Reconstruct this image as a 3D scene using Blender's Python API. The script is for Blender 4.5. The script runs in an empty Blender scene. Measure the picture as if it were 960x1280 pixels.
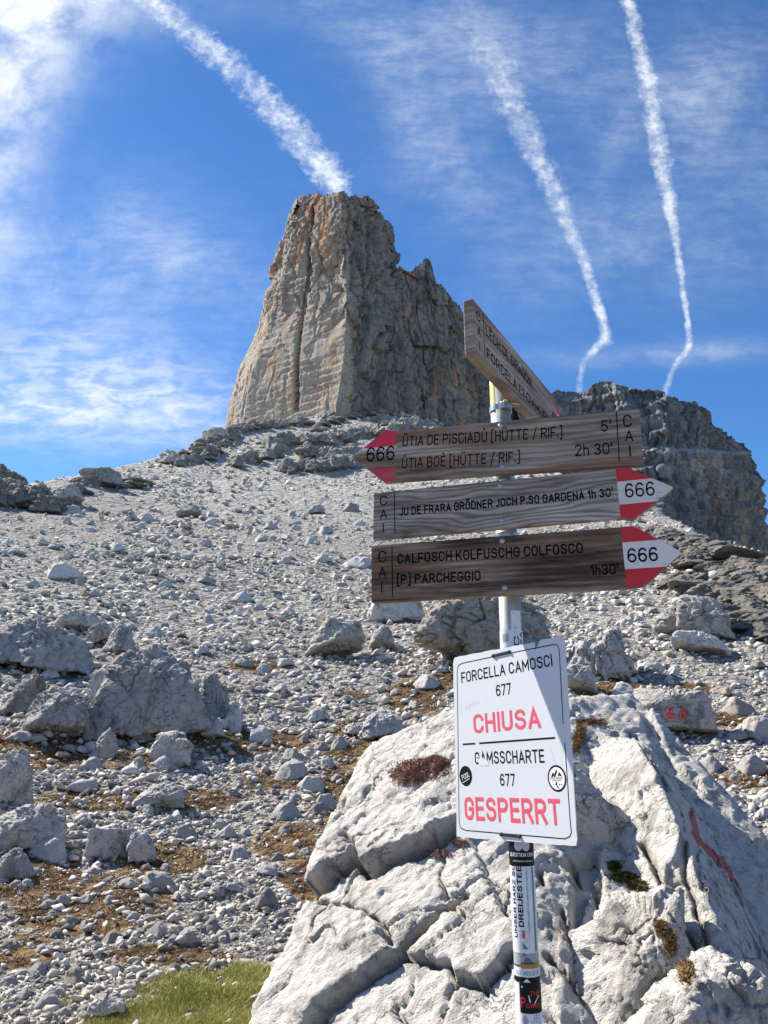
import bpy, bmesh, math, random
import numpy as np
from mathutils import Vector, Matrix, Euler
random.seed(7); RNG = np.random.default_rng(11)
SC = bpy.context.scene
COL = SC.collection
# ------------------------------------------------------------------ camera, world, sun, exposure
F_PX = 961.0; PITCH = math.radians(16.5); CP, SP = math.cos(PITCH), math.sin(PITCH)
cam_d = bpy.data.cameras.new('camera'); cam = bpy.data.objects.new('camera', cam_d); COL.objects.link(cam)
cam_d.sensor_fit = 'VERTICAL'; cam_d.sensor_height = 32.0; cam_d.lens = F_PX / 1280 * 32
cam_d.clip_start = 0.05; cam_d.clip_end = 20000
cam.location = (0, 0, 0); cam.rotation_euler = (math.pi / 2 + PITCH, 0, 0)
SC.camera = cam
TOSUN = Vector((-0.632, 0.385, 0.672)).normalized()
SUN_EL = math.asin(TOSUN.z); SUN_AZ = math.atan2(TOSUN.x, TOSUN.y)
SUN_STRENGTH = 5.0; SKY_STRENGTH = 0.078; EXPOSURE = 0.98
SC.view_settings.view_transform = 'Standard'; SC.view_settings.look = 'None'
SC.view_settings.exposure = EXPOSURE; SC.view_settings.gamma = 1.0
SC.view_settings.use_curve_mapping = False
sl = bpy.data.lights.new('sun', 'SUN'); sl.energy = SUN_STRENGTH; sl.angle = math.radians(0.5); sl.color = (1.0, 0.93, 0.83)
so = bpy.data.objects.new('sun', sl); COL.objects.link(so); so.rotation_euler = TOSUN.to_track_quat('Z', 'Y').to_euler()
so.location = (0, 0, 50)

def ray(px, py):
    v = (640 - py) / F_PX
    return np.array([(px - 480) / F_PX, CP - v * SP, SP + v * CP])
def W(px, py, Y):
    r = ray(px, py); return r * (Y / r[1])
def project(P):
    P = np.asarray(P, float); fw = P[..., 1] * CP + P[..., 2] * SP; up = -P[..., 1] * SP + P[..., 2] * CP
    fw = np.where(np.abs(fw) < 1e-3, 1e-3, fw)
    return 480 + F_PX * P[..., 0] / fw, 640 - F_PX * up / fw, fw

# ---- node helper
class NB:
    def __init__(s, nt): s.nt = nt; s.n = nt.nodes; s.l = nt.links
    def node(s, t, **k):
        x = s.n.new(t)
        for a, b in k.items(): setattr(x, a, b)
        return x
    def put(s, sock, v):
        if isinstance(v, bpy.types.NodeSocket): s.l.new(v, sock)
        elif v is not None:
            if sock.type == 'RGBA' and len(v) == 3: v = (*v, 1)
            sock.default_value = v
    def m(s, op, a, b=None, c=None, clamp=False):
        x = s.node('ShaderNodeMath', operation=op); x.use_clamp = clamp
        s.put(x.inputs[0], a); s.put(x.inputs[1], b) if b is not None else None
        if c is not None: s.put(x.inputs[2], c)
        return x.outputs[0]
    def vm(s, op, a, b=None):
        x = s.node('ShaderNodeVectorMath', operation=op); s.put(x.inputs[0], a)
        if b is not None:
            if op == 'SCALE': s.put(x.inputs[3], b)
            else: s.put(x.inputs[1], b)
        return x.outputs['Value'] if op in ('DOT_PRODUCT', 'LENGTH') else x.outputs[0]
    def comb(s, x, y, z):
        n = s.node('ShaderNodeCombineXYZ'); s.put(n.inputs[0], x); s.put(n.inputs[1], y); s.put(n.inputs[2], z); return n.outputs[0]
    def sep(s, v):
        n = s.node('ShaderNodeSeparateXYZ'); s.put(n.inputs[0], v); return n.outputs
    def noise(s, v, scale, detail=4, rough=0.55, lac=2.0, dist=0.0, col=False):
        n = s.node('ShaderNodeTexNoise'); s.put(n.inputs['Vector'], v); s.put(n.inputs['Scale'], scale)
        n.inputs['Detail'].default_value = detail; n.inputs['Roughness'].default_value = rough
        n.inputs['Lacunarity'].default_value = lac; n.inputs['Distortion'].default_value = dist
        return n.outputs['Color'] if col else n.outputs['Fac']
    def voro(s, v, scale, feat='F1', rnd=1.0):
        n = s.node('ShaderNodeTexVoronoi', feature=feat); s.put(n.inputs['Vector'], v); n.inputs['Scale'].default_value = scale
        n.inputs['Randomness'].default_value = rnd
        return n.outputs
    def ramp(s, f, stops, interp='LINEAR'):
        n = s.node('ShaderNodeValToRGB'); n.color_ramp.interpolation = interp; s.put(n.inputs[0], f)
        e = n.color_ramp.elements
        while len(e) < len(stops): e.new(0.5)
        for i, (p, c) in enumerate(stops):
            e[i].position = p; e[i].color = (*c, 1) if len(c) == 3 else c
        return n.outputs[0]
    def mapr(s, v, a, b, c=0.0, d=1.0, smooth=True):
        n = s.node('ShaderNodeMapRange'); n.interpolation_type = 'SMOOTHSTEP' if smooth else 'LINEAR'
        s.put(n.inputs[0], v)
        for i, q in enumerate((a, b, c, d)): s.put(n.inputs[i + 1], q)
        return n.outputs[0]
    def mix(s, f, a, b, mode='MIX'):
        n = s.node('ShaderNodeMix', data_type='RGBA', blend_type=mode); s.put(n.inputs[0], f); s.put(n.inputs[6], a); s.put(n.inputs[7], b)
        return n.outputs[2]
    def bump(s, h, strength, dist, nrm=None):
        n = s.node('ShaderNodeBump'); s.put(n.inputs['Height'], h); n.inputs['Strength'].default_value = strength
        n.inputs['Distance'].default_value = dist
        if nrm is not None: s.put(n.inputs['Normal'], nrm)
        return n.outputs[0]
    def attr(s, name, out='Fac'):
        n = s.node('ShaderNodeAttribute', attribute_name=name); return n.outputs[out]
    def curve(s, f, pts):
        n = s.node('ShaderNodeFloatCurve'); c = n.mapping.curves[0]
        n.mapping.use_clip = False
        pts = sorted(pts)
        c.points[0].location = pts[0]; c.points[1].location = pts[-1]
        for q in pts[1:-1]: c.points.new(*q)
        for q in c.points: q.handle_type = 'AUTO'
        n.mapping.update(); s.put(n.inputs['Value'], f); return n.outputs[0]

# ---- world: Nishita sky with contrails and cirrus laid out by view direction
world = bpy.data.worlds.new('World'); SC.world = world; world.use_nodes = True
nb = NB(world.node_tree); nb.n.clear()
geo = nb.node('ShaderNodeTexCoord').outputs['Generated']
gx, gy, gz = nb.sep(geo)[:3]
sky = nb.node('ShaderNodeTexSky', sky_type='NISHITA'); sky.sun_disc = False
sky.sun_elevation = SUN_EL; sky.sun_rotation = SUN_AZ; sky.altitude = 2500; sky.air_density = 1.0; sky.dust_density = 0.3; sky.ozone_density = 2.0
gys = nb.m('MAXIMUM', gy, 0.05)
U = nb.m('DIVIDE', gx, gys); V = nb.m('DIVIDE', gz, gys)
UV = nb.comb(U, V, 0.0)
def uvp(px, py):
    r = ray(px, py); return r[0] / r[1], r[2] / r[1]
n1 = nb.noise(UV, 16, 4, 0.6); n2 = nb.noise(nb.comb(U, V, 3.1), 60, 3, 0.6)
puff = nb.m('ADD', nb.m('MULTIPLY', nb.m('SUBTRACT', n1, 0.5), 0.9), nb.m('MULTIPLY', nb.m('SUBTRACT', n2, 0.5), 1.9))
n3 = nb.noise(nb.comb(nb.m('MULTIPLY', U, 1.3), V, 6.3), 34, 3, 0.55)
puff2 = addl_ = nb.m('ADD', nb.m('MULTIPLY', nb.m('SUBTRACT', n3, 0.5), 1.7), nb.m('MULTIPLY', nb.m('SUBTRACT', nb.noise(nb.comb(U, V, 8.8), 80, 4, 0.65), 0.5), 2.0))
def contrail(rows, strength):      # rows: (py, px, halfwidth px, opacity)
    VM = 1.7
    vc = [(uvp(x, y)[1] / VM, uvp(x, y)[0] * 0.5 + 0.5) for y, x, w, o in rows]
    vw = [(uvp(x, y)[1] / VM, (uvp(x + w, y)[0] - uvp(x, y)[0]) * 10) for y, x, w, o in rows]
    vo = [(uvp(x, y)[1] / VM, o) for y, x, w, o in rows]
    vn = nb.m('DIVIDE', V, VM)
    c = nb.curve(vn, vc); w = nb.m('MULTIPLY', nb.curve(vn, vw), 0.1); o = nb.curve(vn, vo)
    cu = nb.m('MULTIPLY', nb.m('SUBTRACT', c, 0.5), 2.0)
    wob = nb.m('MULTIPLY', nb.m('SUBTRACT', nb.noise(nb.comb(0.3, V, 7.0), 14, 2), 0.5), 0.003)
    d = nb.m('DIVIDE', nb.m('ABSOLUTE', nb.m('SUBTRACT', nb.m('ADD', U, wob), cu)), nb.m('MAXIMUM', w, 0.0005))
    dens = nb.m('ADD', nb.m('SUBTRACT', 1.05, nb.m('POWER', d, 1.6)), nb.m('MULTIPLY', puff2, 1.0))
    body = nb.mapr(dens, -0.1, 1.45)
    tex = nb.mapr(nb.m('ADD', n2, nb.m('MULTIPLY', nb.m('SUBTRACT', n1, 0.5), 0.9)), 0.3, 0.72, 0.35, 1.0)
    return nb.m('MULTIPLY', nb.m('MULTIPLY', nb.m('MULTIPLY', body, tex), nb.m('MAXIMUM', o, 0.0)), strength)
C1 = contrail([(275, 432, 8, 0), (243, 424, 18, .8), (215, 408, 29, .95), (190, 388, 30, .9), (140, 345, 30, .85), (95, 300, 30, .8), (50, 250, 33, .75), (15, 205, 28, .75),
               (-30, 150, 30, .7), (-120, 40, 40, .6), (-300, -300, 50, .5)], 1.0)
C2 = contrail([(500, 722, 4, 0), (478, 725, 5, .45), (455, 729, 6, .5), (442, 738, 7, .6), (432, 752, 12, .85), (418, 757, 9, .9), (400, 753, 8, .85), (370, 744, 8, .85), (340, 735, 9, .8), (290, 713, 12, .75), (250, 697, 17, .75),
               (200, 674, 20, .7), (150, 650, 23, .65), (100, 626, 26, .5), (50, 603, 28, .28), (0, 580, 28, .12), (-100, 530, 30, 0)], 1.0)
C3 = contrail([(500, 830, 4, 0), (478, 835, 5, .5), (462, 841, 5, .55), (448, 850, 6, .7), (436, 860, 6, .85), (420, 861, 5, .85), (370, 855, 5, .85), (320, 848, 6, .85), (280, 841, 8, .85), (240, 834, 11, .85),
               (200, 826, 14, .85), (150, 817, 14, .8), (100, 808, 14, .8), (50, 797, 12, .8), (0, 785, 12, .85), (-100, 760, 14, .7), (-300, 700, 20, .4)], 1.0)
def blob(px, py, rx, ry, ang, amp):
    cu, cv = uvp(px, py); ru = abs(uvp(px + rx, py)[0] - cu); rv = abs(uvp(px, py + ry)[1] - cv)
    du = nb.m('SUBTRACT', U, cu); dv = nb.m('SUBTRACT', V, cv); ca, sa = math.cos(ang), math.sin(ang)
    a = nb.m('DIVIDE', nb.m('ADD', nb.m('MULTIPLY', du, ca), nb.m('MULTIPLY', dv, sa)), ru)
    b = nb.m('DIVIDE', nb.m('SUBTRACT', nb.m('MULTIPLY', dv, ca), nb.m('MULTIPLY', du, sa)), rv)
    q = nb.m('ADD', nb.m('MULTIPLY', a, a), nb.m('MULTIPLY', b, b))
    return nb.m('MULTIPLY', nb.m('EXPONENT', nb.m('MULTIPLY', q, -1.0)), amp)
def addl(xs):
    r = xs[0]
    for x in xs[1:]: r = nb.m('ADD', r, x)
    return r
soft = nb.m('MULTIPLY', nb.mapr(nb.noise(nb.comb(U, V, 9.0), 5, 7, 0.65, dist=0.5), 0.3, 0.7, 0.2, 1.0), nb.mapr(nb.noise(nb.comb(nb.m('MULTIPLY', U, 0.8), nb.m('MULTIPLY', V, 2.0), 2.0), 22, 5, 0.7), 0.3, 0.7, 0.5, 1.25))
corner = nb.m('MULTIPLY', addl([blob(10, 10, 110, 80, 0, .85), blob(20, 110, 60, 90, 0, .7), blob(-5, 250, 35, 110, 0, .5), blob(110, -10, 130, 40, 0, .6)]),
              nb.mapr(nb.noise(nb.comb(U, V, 1.7), 12, 6, 0.62), 0.28, 0.68, 0.2, 1.0))
alto_tex = nb.mapr(nb.noise(nb.comb(nb.m('MULTIPLY', U, 0.7), nb.m('MULTIPLY', V, 1.8), 5.0), 30, 3, 0.6, dist=0.4), 0.30, 0.72, 0.25, 1.0)
alto = nb.m('MULTIPLY', addl([blob(60, 470, 170, 75, -0.1, .5), blob(200, 500, 130, 45, -.12, .4), blob(20, 520, 200, 28, 0, .35)]), alto_tex)
veil = nb.m('MULTIPLY', addl([blob(60, 330, 190, 110, -.25, .42), blob(230, 330, 130, 40, -.5, .22), blob(250, 540, 300, 40, 0, .2), blob(530, 160, 45, 120, -1.2 + 1.57, .3), blob(720, 150, 230, 150, .3, .20),
                              blob(880, 110, 150, 60, .7, .22), blob(500, 20, 200, 60, -.4, .22), blob(900, 440, 220, 14, 0.05, .28), blob(760, 300, 200, 60, .5, .15), blob(930, 300, 120, 60, .6, .12)]), soft)
front = nb.mapr(gy, 0.05, 0.3)
cov = nb.m('MINIMUM', nb.m('MULTIPLY', addl([C1, C2, C3, corner, alto, veil]), front), 0.93)
# elsewhere the same thin cirrus goes on
dirn = nb.noise(geo, 3.5, 6, 0.6, dist=0.5)
back = nb.m('MULTIPLY', nb.m('SUBTRACT', 1.0, front), nb.mapr(dirn, 0.48, 0.75, 0.0, 0.5))
cov = nb.m('MAXIMUM', cov, nb.m('MULTIPLY', back, nb.mapr(gz, 0.0, 0.2)))
hs = nb.node('ShaderNodeHueSaturation'); hs.inputs['Saturation'].default_value = 1.18; hs.inputs['Value'].default_value = 1.12; nb.put(hs.inputs['Color'], sky.outputs[0])
SKY_TINT = (0.86, 1.06, 1.20); CLOUD = (6.6, 7.0, 7.4)
skyc = nb.mix(1.0, hs.outputs[0], SKY_TINT, 'MULTIPLY')
fin = nb.mix(cov, skyc, CLOUD)
bg = nb.node('ShaderNodeBackground'); nb.put(bg.inputs[0], fin); bg.inputs[1].default_value = SKY_STRENGTH
wo = nb.node('ShaderNodeOutputWorld'); nb.l.new(bg.outputs[0], wo.inputs[0])

# ------------------------------------------------------------------ numpy noise
_perm = np.random.default_rng(5).permutation(256); _perm = np.concatenate([_perm, _perm, _perm])
_g = np.random.default_rng(6).normal(size=(256, 3)); _g /= np.linalg.norm(_g, axis=1)[:, None]
def perlin(P):
    P = np.asarray(P, float); I = np.floor(P).astype(np.int64); Fr = P - I; I &= 255
    w = Fr * Fr * Fr * (Fr * (Fr * 6 - 15) + 10); out = 0
    for dx in (0, 1):
        wx = w[:, 0] if dx else 1 - w[:, 0]
        for dy in (0, 1):
            wy = w[:, 1] if dy else 1 - w[:, 1]
            for dz in (0, 1):
                wz = w[:, 2] if dz else 1 - w[:, 2]
                h = _perm[_perm[_perm[(I[:, 0] + dx) & 255] + ((I[:, 1] + dy) & 255)] + ((I[:, 2] + dz) & 255)]
                g = _g[h]
                out = out + wx * wy * wz * (g[:, 0] * (Fr[:, 0] - dx) + g[:, 1] * (Fr[:, 1] - dy) + g[:, 2] * (Fr[:, 2] - dz))
    return out * 1.5
def fbm(P, oc=4, gain=0.5, ridged=False):
    P = np.asarray(P, float); a = 1.0; s = 0; t = 0
    for k in range(oc):
        n = perlin(P + 17.3 * k)
        if ridged: n = 1 - 2 * np.abs(n)
        s = s + a * n; t += a; a *= gain; P = P * 2.03
    return s / t
def chip(P, size, amp, seed, tilt=1.0):
    """planar chips: every point follows the small tilted plane of its nearest site, so edges stay sharp"""
    sz = np.array(size, float); Q = P / sz + seed * 7.31; I0 = np.floor(Q).astype(np.int64); best = np.full(len(P), 1e9); out = np.zeros(len(P))
    for dx in (-1, 0, 1):
        for dy in (-1, 0, 1):
            for dz in (-1, 0, 1):
                I = I0 + np.array([dx, dy, dz]); J = I & 255; h = _perm[_perm[_perm[J[:, 0]] + J[:, 1]] + J[:, 2]]
                site = I + .5 + .42 * _g[h]; dv = Q - site; d2 = np.sum(dv * dv, 1); h2 = _perm[h + 77]
                val = (h2 / 255. - .5) + tilt * np.sum(dv * _g[h2], 1); m_ = d2 < best; best = np.where(m_, d2, best); out = np.where(m_, val, out)
    return out * amp
def p3(x, y, z=0.0): return np.stack([x, y, np.zeros_like(x) + z], -1)
def sstep(a, b, x):
    t = np.clip((x - a) / (b - a), 0, 1); return t * t * (3 - 2 * t)

# ------------------------------------------------------------------ mesh helpers
def mesh_np(name, V, Fc, mat=None, smooth=False, attrs=None):
    me = bpy.data.meshes.new(name); V = np.asarray(V, np.float32); Fc = np.asarray(Fc, np.int32); k = Fc.shape[1]
    me.vertices.add(len(V)); me.vertices.foreach_set('co', V.ravel())
    me.loops.add(Fc.size); me.loops.foreach_set('vertex_index', Fc.ravel())
    me.polygons.add(len(Fc)); me.polygons.foreach_set('loop_start', np.arange(0, Fc.size, k, dtype=np.int32))
    try: me.polygons.foreach_set('loop_total', np.full(len(Fc), k, np.int32))
    except Exception: pass
    if smooth: me.polygons.foreach_set('use_smooth', np.ones(len(Fc), bool))
    me.update(calc_edges=True); me.validate()
    for an, av in (attrs or {}).items():
        at = me.attributes.new(an, 'FLOAT', 'POINT'); at.data.foreach_set('value', np.asarray(av, np.float32))
    if mat: me.materials.append(mat)
    return me
def link(name, me, parent=None, loc=None, rot=None, kind=None):
    o = bpy.data.objects.new(name, me); COL.objects.link(o)
    if parent: o.parent = parent
    if loc is not None: o.location = loc
    if rot is not None: o.rotation_euler = rot
    if kind: o['kind'] = kind
    return o
def tag(o, label, cat, group=None):
    o['label'] = label; o['category'] = cat
    if group: o['group'] = group
    return o
_ico = {}
def ico(n):
    if n not in _ico:
        bm = bmesh.new(); bmesh.ops.create_icosphere(bm, subdivisions=n, radius=1.0)
        V = np.array([v.co[:] for v in bm.verts]); Fc = np.array([[v.index for v in f.verts] for f in bm.faces]); bm.free()
        _ico[n] = (V, Fc)
    return _ico[n]

# ------------------------------------------------------------------ materials
def new_mat(name):
    m = bpy.data.materials.new(name); m.use_nodes = True; b = NB(m.node_tree); b.n.clear()
    bs = b.node('ShaderNodeBsdfPrincipled'); out = b.node('ShaderNodeOutputMaterial'); b.l.new(bs.outputs[0], out.inputs[0])
    return m, b, bs
def plain(name, col, rough=0.6, metal=0.0, bump=0.0):
    m, b, bs = new_mat(name)
    tc = b.node('ShaderNodeTexCoord').outputs['Object']; n = b.noise(tc, 60, 4)
    c = b.mix(b.mapr(n, .3, .7, 0, .25), col, tuple(x * 0.6 for x in col)); b.put(bs.inputs['Base Color'], c)
    bs.inputs['Roughness'].default_value = rough; bs.inputs['Metallic'].default_value = metal
    if bump: b.put(bs.inputs['Normal'], b.bump(n, bump, 0.001))
    return m
def rock_mat(name, base, dark, sc=1.0, streak=(1, 1, 1), bumpd=0.01, stain=None, stain_amt=.3, pitted=.3, paint=False, rnd=False, warmattr=False):
    """pale dolomite: sc = pattern scale per metre"""
    m, b, bs = new_mat(name)
    tc = b.node('ShaderNodeTexCoord').outputs['Object']
    if rnd:
        oi = b.node('ShaderNodeObjectInfo'); tc = b.vm('ADD', tc, b.comb(b.m('MULTIPLY', oi.outputs['Random'], 37.0), 0.0, 0.0))
    if warmattr:
        vr = b.node('ShaderNodeVectorRotate', rotation_type='EULER_XYZ'); b.put(vr.inputs['Vector'], tc); vr.inputs['Rotation'].default_value = (.35, .55, .25); st = b.vm('MULTIPLY', vr.outputs[0], streak)
    else: st = b.vm('MULTIPLY', tc, streak)
    big = b.noise(tc, 1.6 * sc, 5, 0.6); mid = b.noise(st, 9 * sc, 5, 0.62, dist=0.3); fine = b.noise(st, 60 * sc, 4, 0.7)
    crk = b.voro(b.vm('MULTIPLY', b.vm('ADD', st, b.vm('SCALE', b.noise(tc, 3 * sc, 5, .65, col=True), 0.6 / sc)), (1.6, .8, .9)), 2.4 * sc, 'DISTANCE_TO_EDGE')['Distance']
    crack = b.mapr(crk, 0.0, 0.03, 0, 1)
    crack = b.m('MAXIMUM', crack, b.mapr(b.noise(tc, 2.3 * sc, 4, .6), 0.56, 0.50))
    f = b.m('ADD', b.m('MULTIPLY', mid, 0.6), b.m('MULTIPLY', fine, 0.4))
    col = b.ramp(f, [(0.3, dark), (0.46, tuple(x * .8 + y * .2 for x, y in zip(base, dark))), (0.62, base), (0.8, tuple(min(1, x * 1.12) for x in base))])
    col = b.mix(b.mapr(big, 0.55, 0.75, 0, 0.35), col, dark)
    if stain: col = b.mix(b.mapr(b.noise(tc, 2.6 * sc, 5, 0.65, dist=0.5), 0.55, 0.7, 0, stain_amt), col, stain)
    wst = b.noise(b.vm('MULTIPLY', tc, (1, 1, .35)), 3.2 * sc, 7, .7, dist=.4); col = b.mix(b.mapr(wst, .51, .62, 0, .6), col, tuple(x * .62 for x in dark))
    spk = b.noise(tc, 130 * sc, 2, .6); col = b.mix(b.mapr(spk, .60, .70, 0, .35), col, tuple(x * .6 for x in dark))
    col = b.mix(b.mapr(crack, 0, 1, 0.75, 0), col, tuple(x * .28 for x in dark))
    if rnd:
        hv = b.node('ShaderNodeHueSaturation'); b.put(hv.inputs['Value'], b.mapr(oi.outputs['Random'], 0, 1, 0.78, 1.15, smooth=False)); b.put(hv.inputs['Color'], col); col = hv.outputs[0]
    if warmattr:
        col = b.mix(b.m('MULTIPLY', b.attr('dirt'), 0.8), col, (0.16, 0.115, 0.075))
    if paint:
        pn = b.mapr(b.m('ADD', b.attr('paint'), b.m('MULTIPLY', b.m('SUBTRACT', b.noise(tc, 55, 5, .7), .5), 1.9)), 0.45, 0.7)
        col = b.mix(b.m('MULTIPLY', pn, 0.75), col, (0.50, 0.045, 0.05))
    b.put(bs.inputs['Base Color'], col); bs.inputs['Roughness'].default_value = 0.88; bs.inputs['Specular IOR Level'].default_value = 0.25
    pit = b.mapr(b.voro(tc, 30 * sc)['Distance'], 0.0, 0.3, 0, 1)
    h = b.m('ADD', b.m('ADD', b.m('MULTIPLY', mid, 1.9), b.m('MULTIPLY', fine, 0.8)), b.m('ADD', b.m('MULTIPLY', crack, 0.25), b.m('MULTIPLY', pit, 0.12 * pitted)))
    b.put(bs.inputs['Normal'], b.bump(h, 0.9, bumpd))
    return m
PALE = (0.60, 0.57, 0.52); GREYD = (0.27, 0.255, 0.235)
M_fg = rock_mat('pale_dolomite', (0.67, 0.64, 0.58), (0.33, 0.315, 0.285), 2.4, (0.85, 1.0, 1.55), 0.015, (0.36, 0.29, 0.2), .22, .3, paint=True, warmattr=True)
M_rock = rock_mat('boulder_rock', PALE, GREYD, 1.0, (1, 1, 1.8), 0.03, (0.30, 0.235, 0.16), .3, rnd=True, paint=True)
M_rockd = rock_mat('weathered_boulder_rock', (0.52, 0.495, 0.455), (0.22, 0.21, 0.195), 1.2, (1, 1, 2.4), 0.04, (0.26, 0.20, 0.14), .35, rnd=True)
M_brown = rock_mat('brown_boulder_rock', (0.48, 0.43, 0.37), (0.20, 0.175, 0.15), 1.0, (1, 1, 1), 0.05, (0.25, 0.15, 0.11), .4, rnd=True)
M_sp = rock_mat('pale_stone', (0.58, 0.56, 0.525), (0.24, 0.235, 0.225), 4.0, (1, 1, 1.5), 0.006, rnd=True)
M_sg = rock_mat('grey_stone', (0.50, 0.475, 0.44), (0.22, 0.21, 0.195), 4.0, (1, 1, 2), 0.008, rnd=True)
M_sw = rock_mat('buff_stone', (0.42, 0.375, 0.31), (0.19, 0.165, 0.13), 4.0, (1, 1, 1.5), 0.006, rnd=True)
M_ledge = rock_mat('ledge_rock', (0.40, 0.37, 0.325), (0.14, 0.13, 0.12), 0.5, (1, 1, 1.6), 0.12, (0.24, 0.19, 0.13), .4, rnd=True)

# rubble: colour by per-stone attribute
m, b, bs = new_mat('rubble_stone'); M_rub = m
a = b.attr('tone'); tc = b.node('ShaderNodeTexCoord').outputs['Object']
c = b.ramp(a, [(0, (0.20, 0.19, 0.18)), (0.2, (0.41, 0.375, 0.325)), (0.55, (0.56, 0.52, 0.455)), (0.9, (0.63, 0.61, 0.57)), (1.0, (0.42, 0.36, 0.28))])
n = b.noise(tc, 25, 4, .65); c = b.mix(b.mapr(n, .35, .7, 0.0, .35), c, (0.2, 0.19, 0.175)); b.put(bs.inputs['Base Color'], c)
bs.inputs['Roughness'].default_value = .9; bs.inputs['Specular IOR Level'].default_value = .2; b.put(bs.inputs['Normal'], b.bump(n, .6, .02))

# terrain
m, b, bs = new_mat('scree_ground'); M_gnd = m
tc = b.node('ShaderNodeTexCoord').outputs['Object']
n0 = b.noise(tc, 0.35, 6, .6); v1 = b.voro(tc, 14); v2 = b.voro(tc, 4.5); v3 = b.voro(tc, 1.4); dist = b.vm('LENGTH', tc)
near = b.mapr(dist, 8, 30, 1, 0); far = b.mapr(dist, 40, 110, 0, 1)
cell = b.m('ADD', b.m('MULTIPLY', b.sep(v1['Color'])[0], near), b.m('MULTIPLY', b.sep(v2['Color'])[0], b.m('SUBTRACT', 1.0, near)))
cell = b.m('ADD', b.m('MULTIPLY', cell, b.m('SUBTRACT', 1.0, far)), b.m('MULTIPLY', b.sep(v3['Color'])[0], far))
c = b.ramp(cell, [(0, (.13, .122, .11)), (.4, (.24, .225, .20)), (.8, (.36, .34, .31)), (1, (.50, .48, .45))])
c = b.mix(b.mapr(n0, .5, .72, 0, .4), c, (.30, .27, .23))
vg = b.mapr(b.m('ADD', b.attr('veg'), b.m('MULTIPLY', b.m('SUBTRACT', b.noise(tc, 9, 5, .7), .5), .9)), .35, .6)
soil = b.ramp(b.noise(tc, 3.0, 5, .65), [(.3, (.055, .038, .024)), (.46, (.115, .068, .036)), (.58, (.19, .12, .055)), (.75, (.15, .135, .065))])
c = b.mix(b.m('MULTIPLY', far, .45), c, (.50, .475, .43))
c = b.mix(vg, c, soil)
c = b.mix(b.mapr(b.m('ADD', b.attr('grass'), b.m('MULTIPLY', b.m('SUBTRACT', b.noise(tc, 7, 4), .5), .8)), .3, .7), c, (.12, .12, .04))
b.put(bs.inputs['Base Color'], c); bs.inputs['Roughness'].default_value = .95; bs.inputs['Specular IOR Level'].default_value = .15
hh = b.m('ADD', b.m('MULTIPLY', b.m('SUBTRACT', 1.0, v1['Distance']), 0.05), b.m('ADD', b.m('MULTIPLY', b.m('SUBTRACT', 1.0, v2['Distance']), 0.14), b.m('MULTIPLY', b.m('MULTIPLY', b.m('SUBTRACT', 1.0, v3['Distance']), far), 0.5)))
hh = b.m('ADD', hh, b.m('MULTIPLY', b.noise(tc, 12, 5, .7), .06))
b.put(bs.inputs['Normal'], b.bump(hh, .9, 1.0))

# mountain rock
def mtn_mat(name, grey, pale, warm, dark, sc, bumpd):
    m, b, bs = new_mat(name); tc = b.node('ShaderNodeTexCoord').outputs['Object']
    vert = b.vm('MULTIPLY', tc, (1, 1, .28)); hor = b.vm('MULTIPLY', tc, (.25, .25, 1.6))
    nv = b.noise(vert, .16 * sc, 7, .65, dist=.6); nh = b.noise(hor, .22 * sc, 6, .65, dist=.3); nf = b.noise(tc, 1.2 * sc, 6, .7); nv2 = b.noise(vert, .5 * sc, 5, .65)
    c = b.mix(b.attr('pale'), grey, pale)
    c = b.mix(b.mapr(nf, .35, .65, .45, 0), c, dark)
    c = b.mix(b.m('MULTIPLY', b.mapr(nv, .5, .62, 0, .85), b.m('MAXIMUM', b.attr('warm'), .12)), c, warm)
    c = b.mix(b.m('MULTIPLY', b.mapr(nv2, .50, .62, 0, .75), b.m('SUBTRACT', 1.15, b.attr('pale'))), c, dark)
    c = b.mix(b.mapr(nh, .53, .60, 0, .5), c, b.mix(.5, c, dark))
    c = b.mix(b.m('MULTIPLY', b.attr('crack'), .85), c, (.02, .02, .022))
    b.put(bs.inputs['Base Color'], c); bs.inputs['Roughness'].default_value = .95; bs.inputs['Specular IOR Level'].default_value = .1
    h = b.m('ADD', b.m('MULTIPLY', nh, 1.4), b.m('ADD', b.m('MULTIPLY', nf, .8), b.m('MULTIPLY', nv, 1.6)))
    b.put(bs.inputs['Normal'], b.bump(h, .9, bumpd)); return m
M_tower = mtn_mat('tower_rock', (.22, .215, .205), (.45, .39, .315), (.46, .25, .125), (.105, .10, .096), 1.0, .8)
M_mtn = mtn_mat('far_mountain_rock', (.215, .23, .245), (.46, .44, .41), (.42, .30, .20), (.095, .105, .12), .5, 3.0)

# ------------------------------------------------------------------ terrain height field
R_T = np.array([0, 3, 5, 6.5, 8, 11, 15, 24, 45, 70, 100, 150, 200, 260])
A_T = np.array([-40, -27, -17.2, -12.9, -9.2, -4.0, 1.0, 7.0, 13.0, 16.0, 18.0, 21.0, 23.2, 25.0])
def ang_of(py): return np.degrees(PITCH + np.arctan((640 - py) / F_PX))
SKX = np.array([-400, -100, 0, 60, 100, 150, 200, 240, 285, 360, 450, 520, 620, 700, 780, 850, 900, 960, 1200])
SKY_ = np.array([650, 640, 638, 632, 612, 600, 584, 570, 548, 530, 512, 520, 560, 600, 640, 668, 690, 716, 800])
SKA = ang_of(SKY_.astype(float)); SKAZ = np.degrees(np.arctan([uvp(x, y)[0] for x, y in zip(SKX, SKY_)]))
def z_base(r):
    return r * np.tan(np.radians(np.interp(r, R_T, A_T)))
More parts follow.
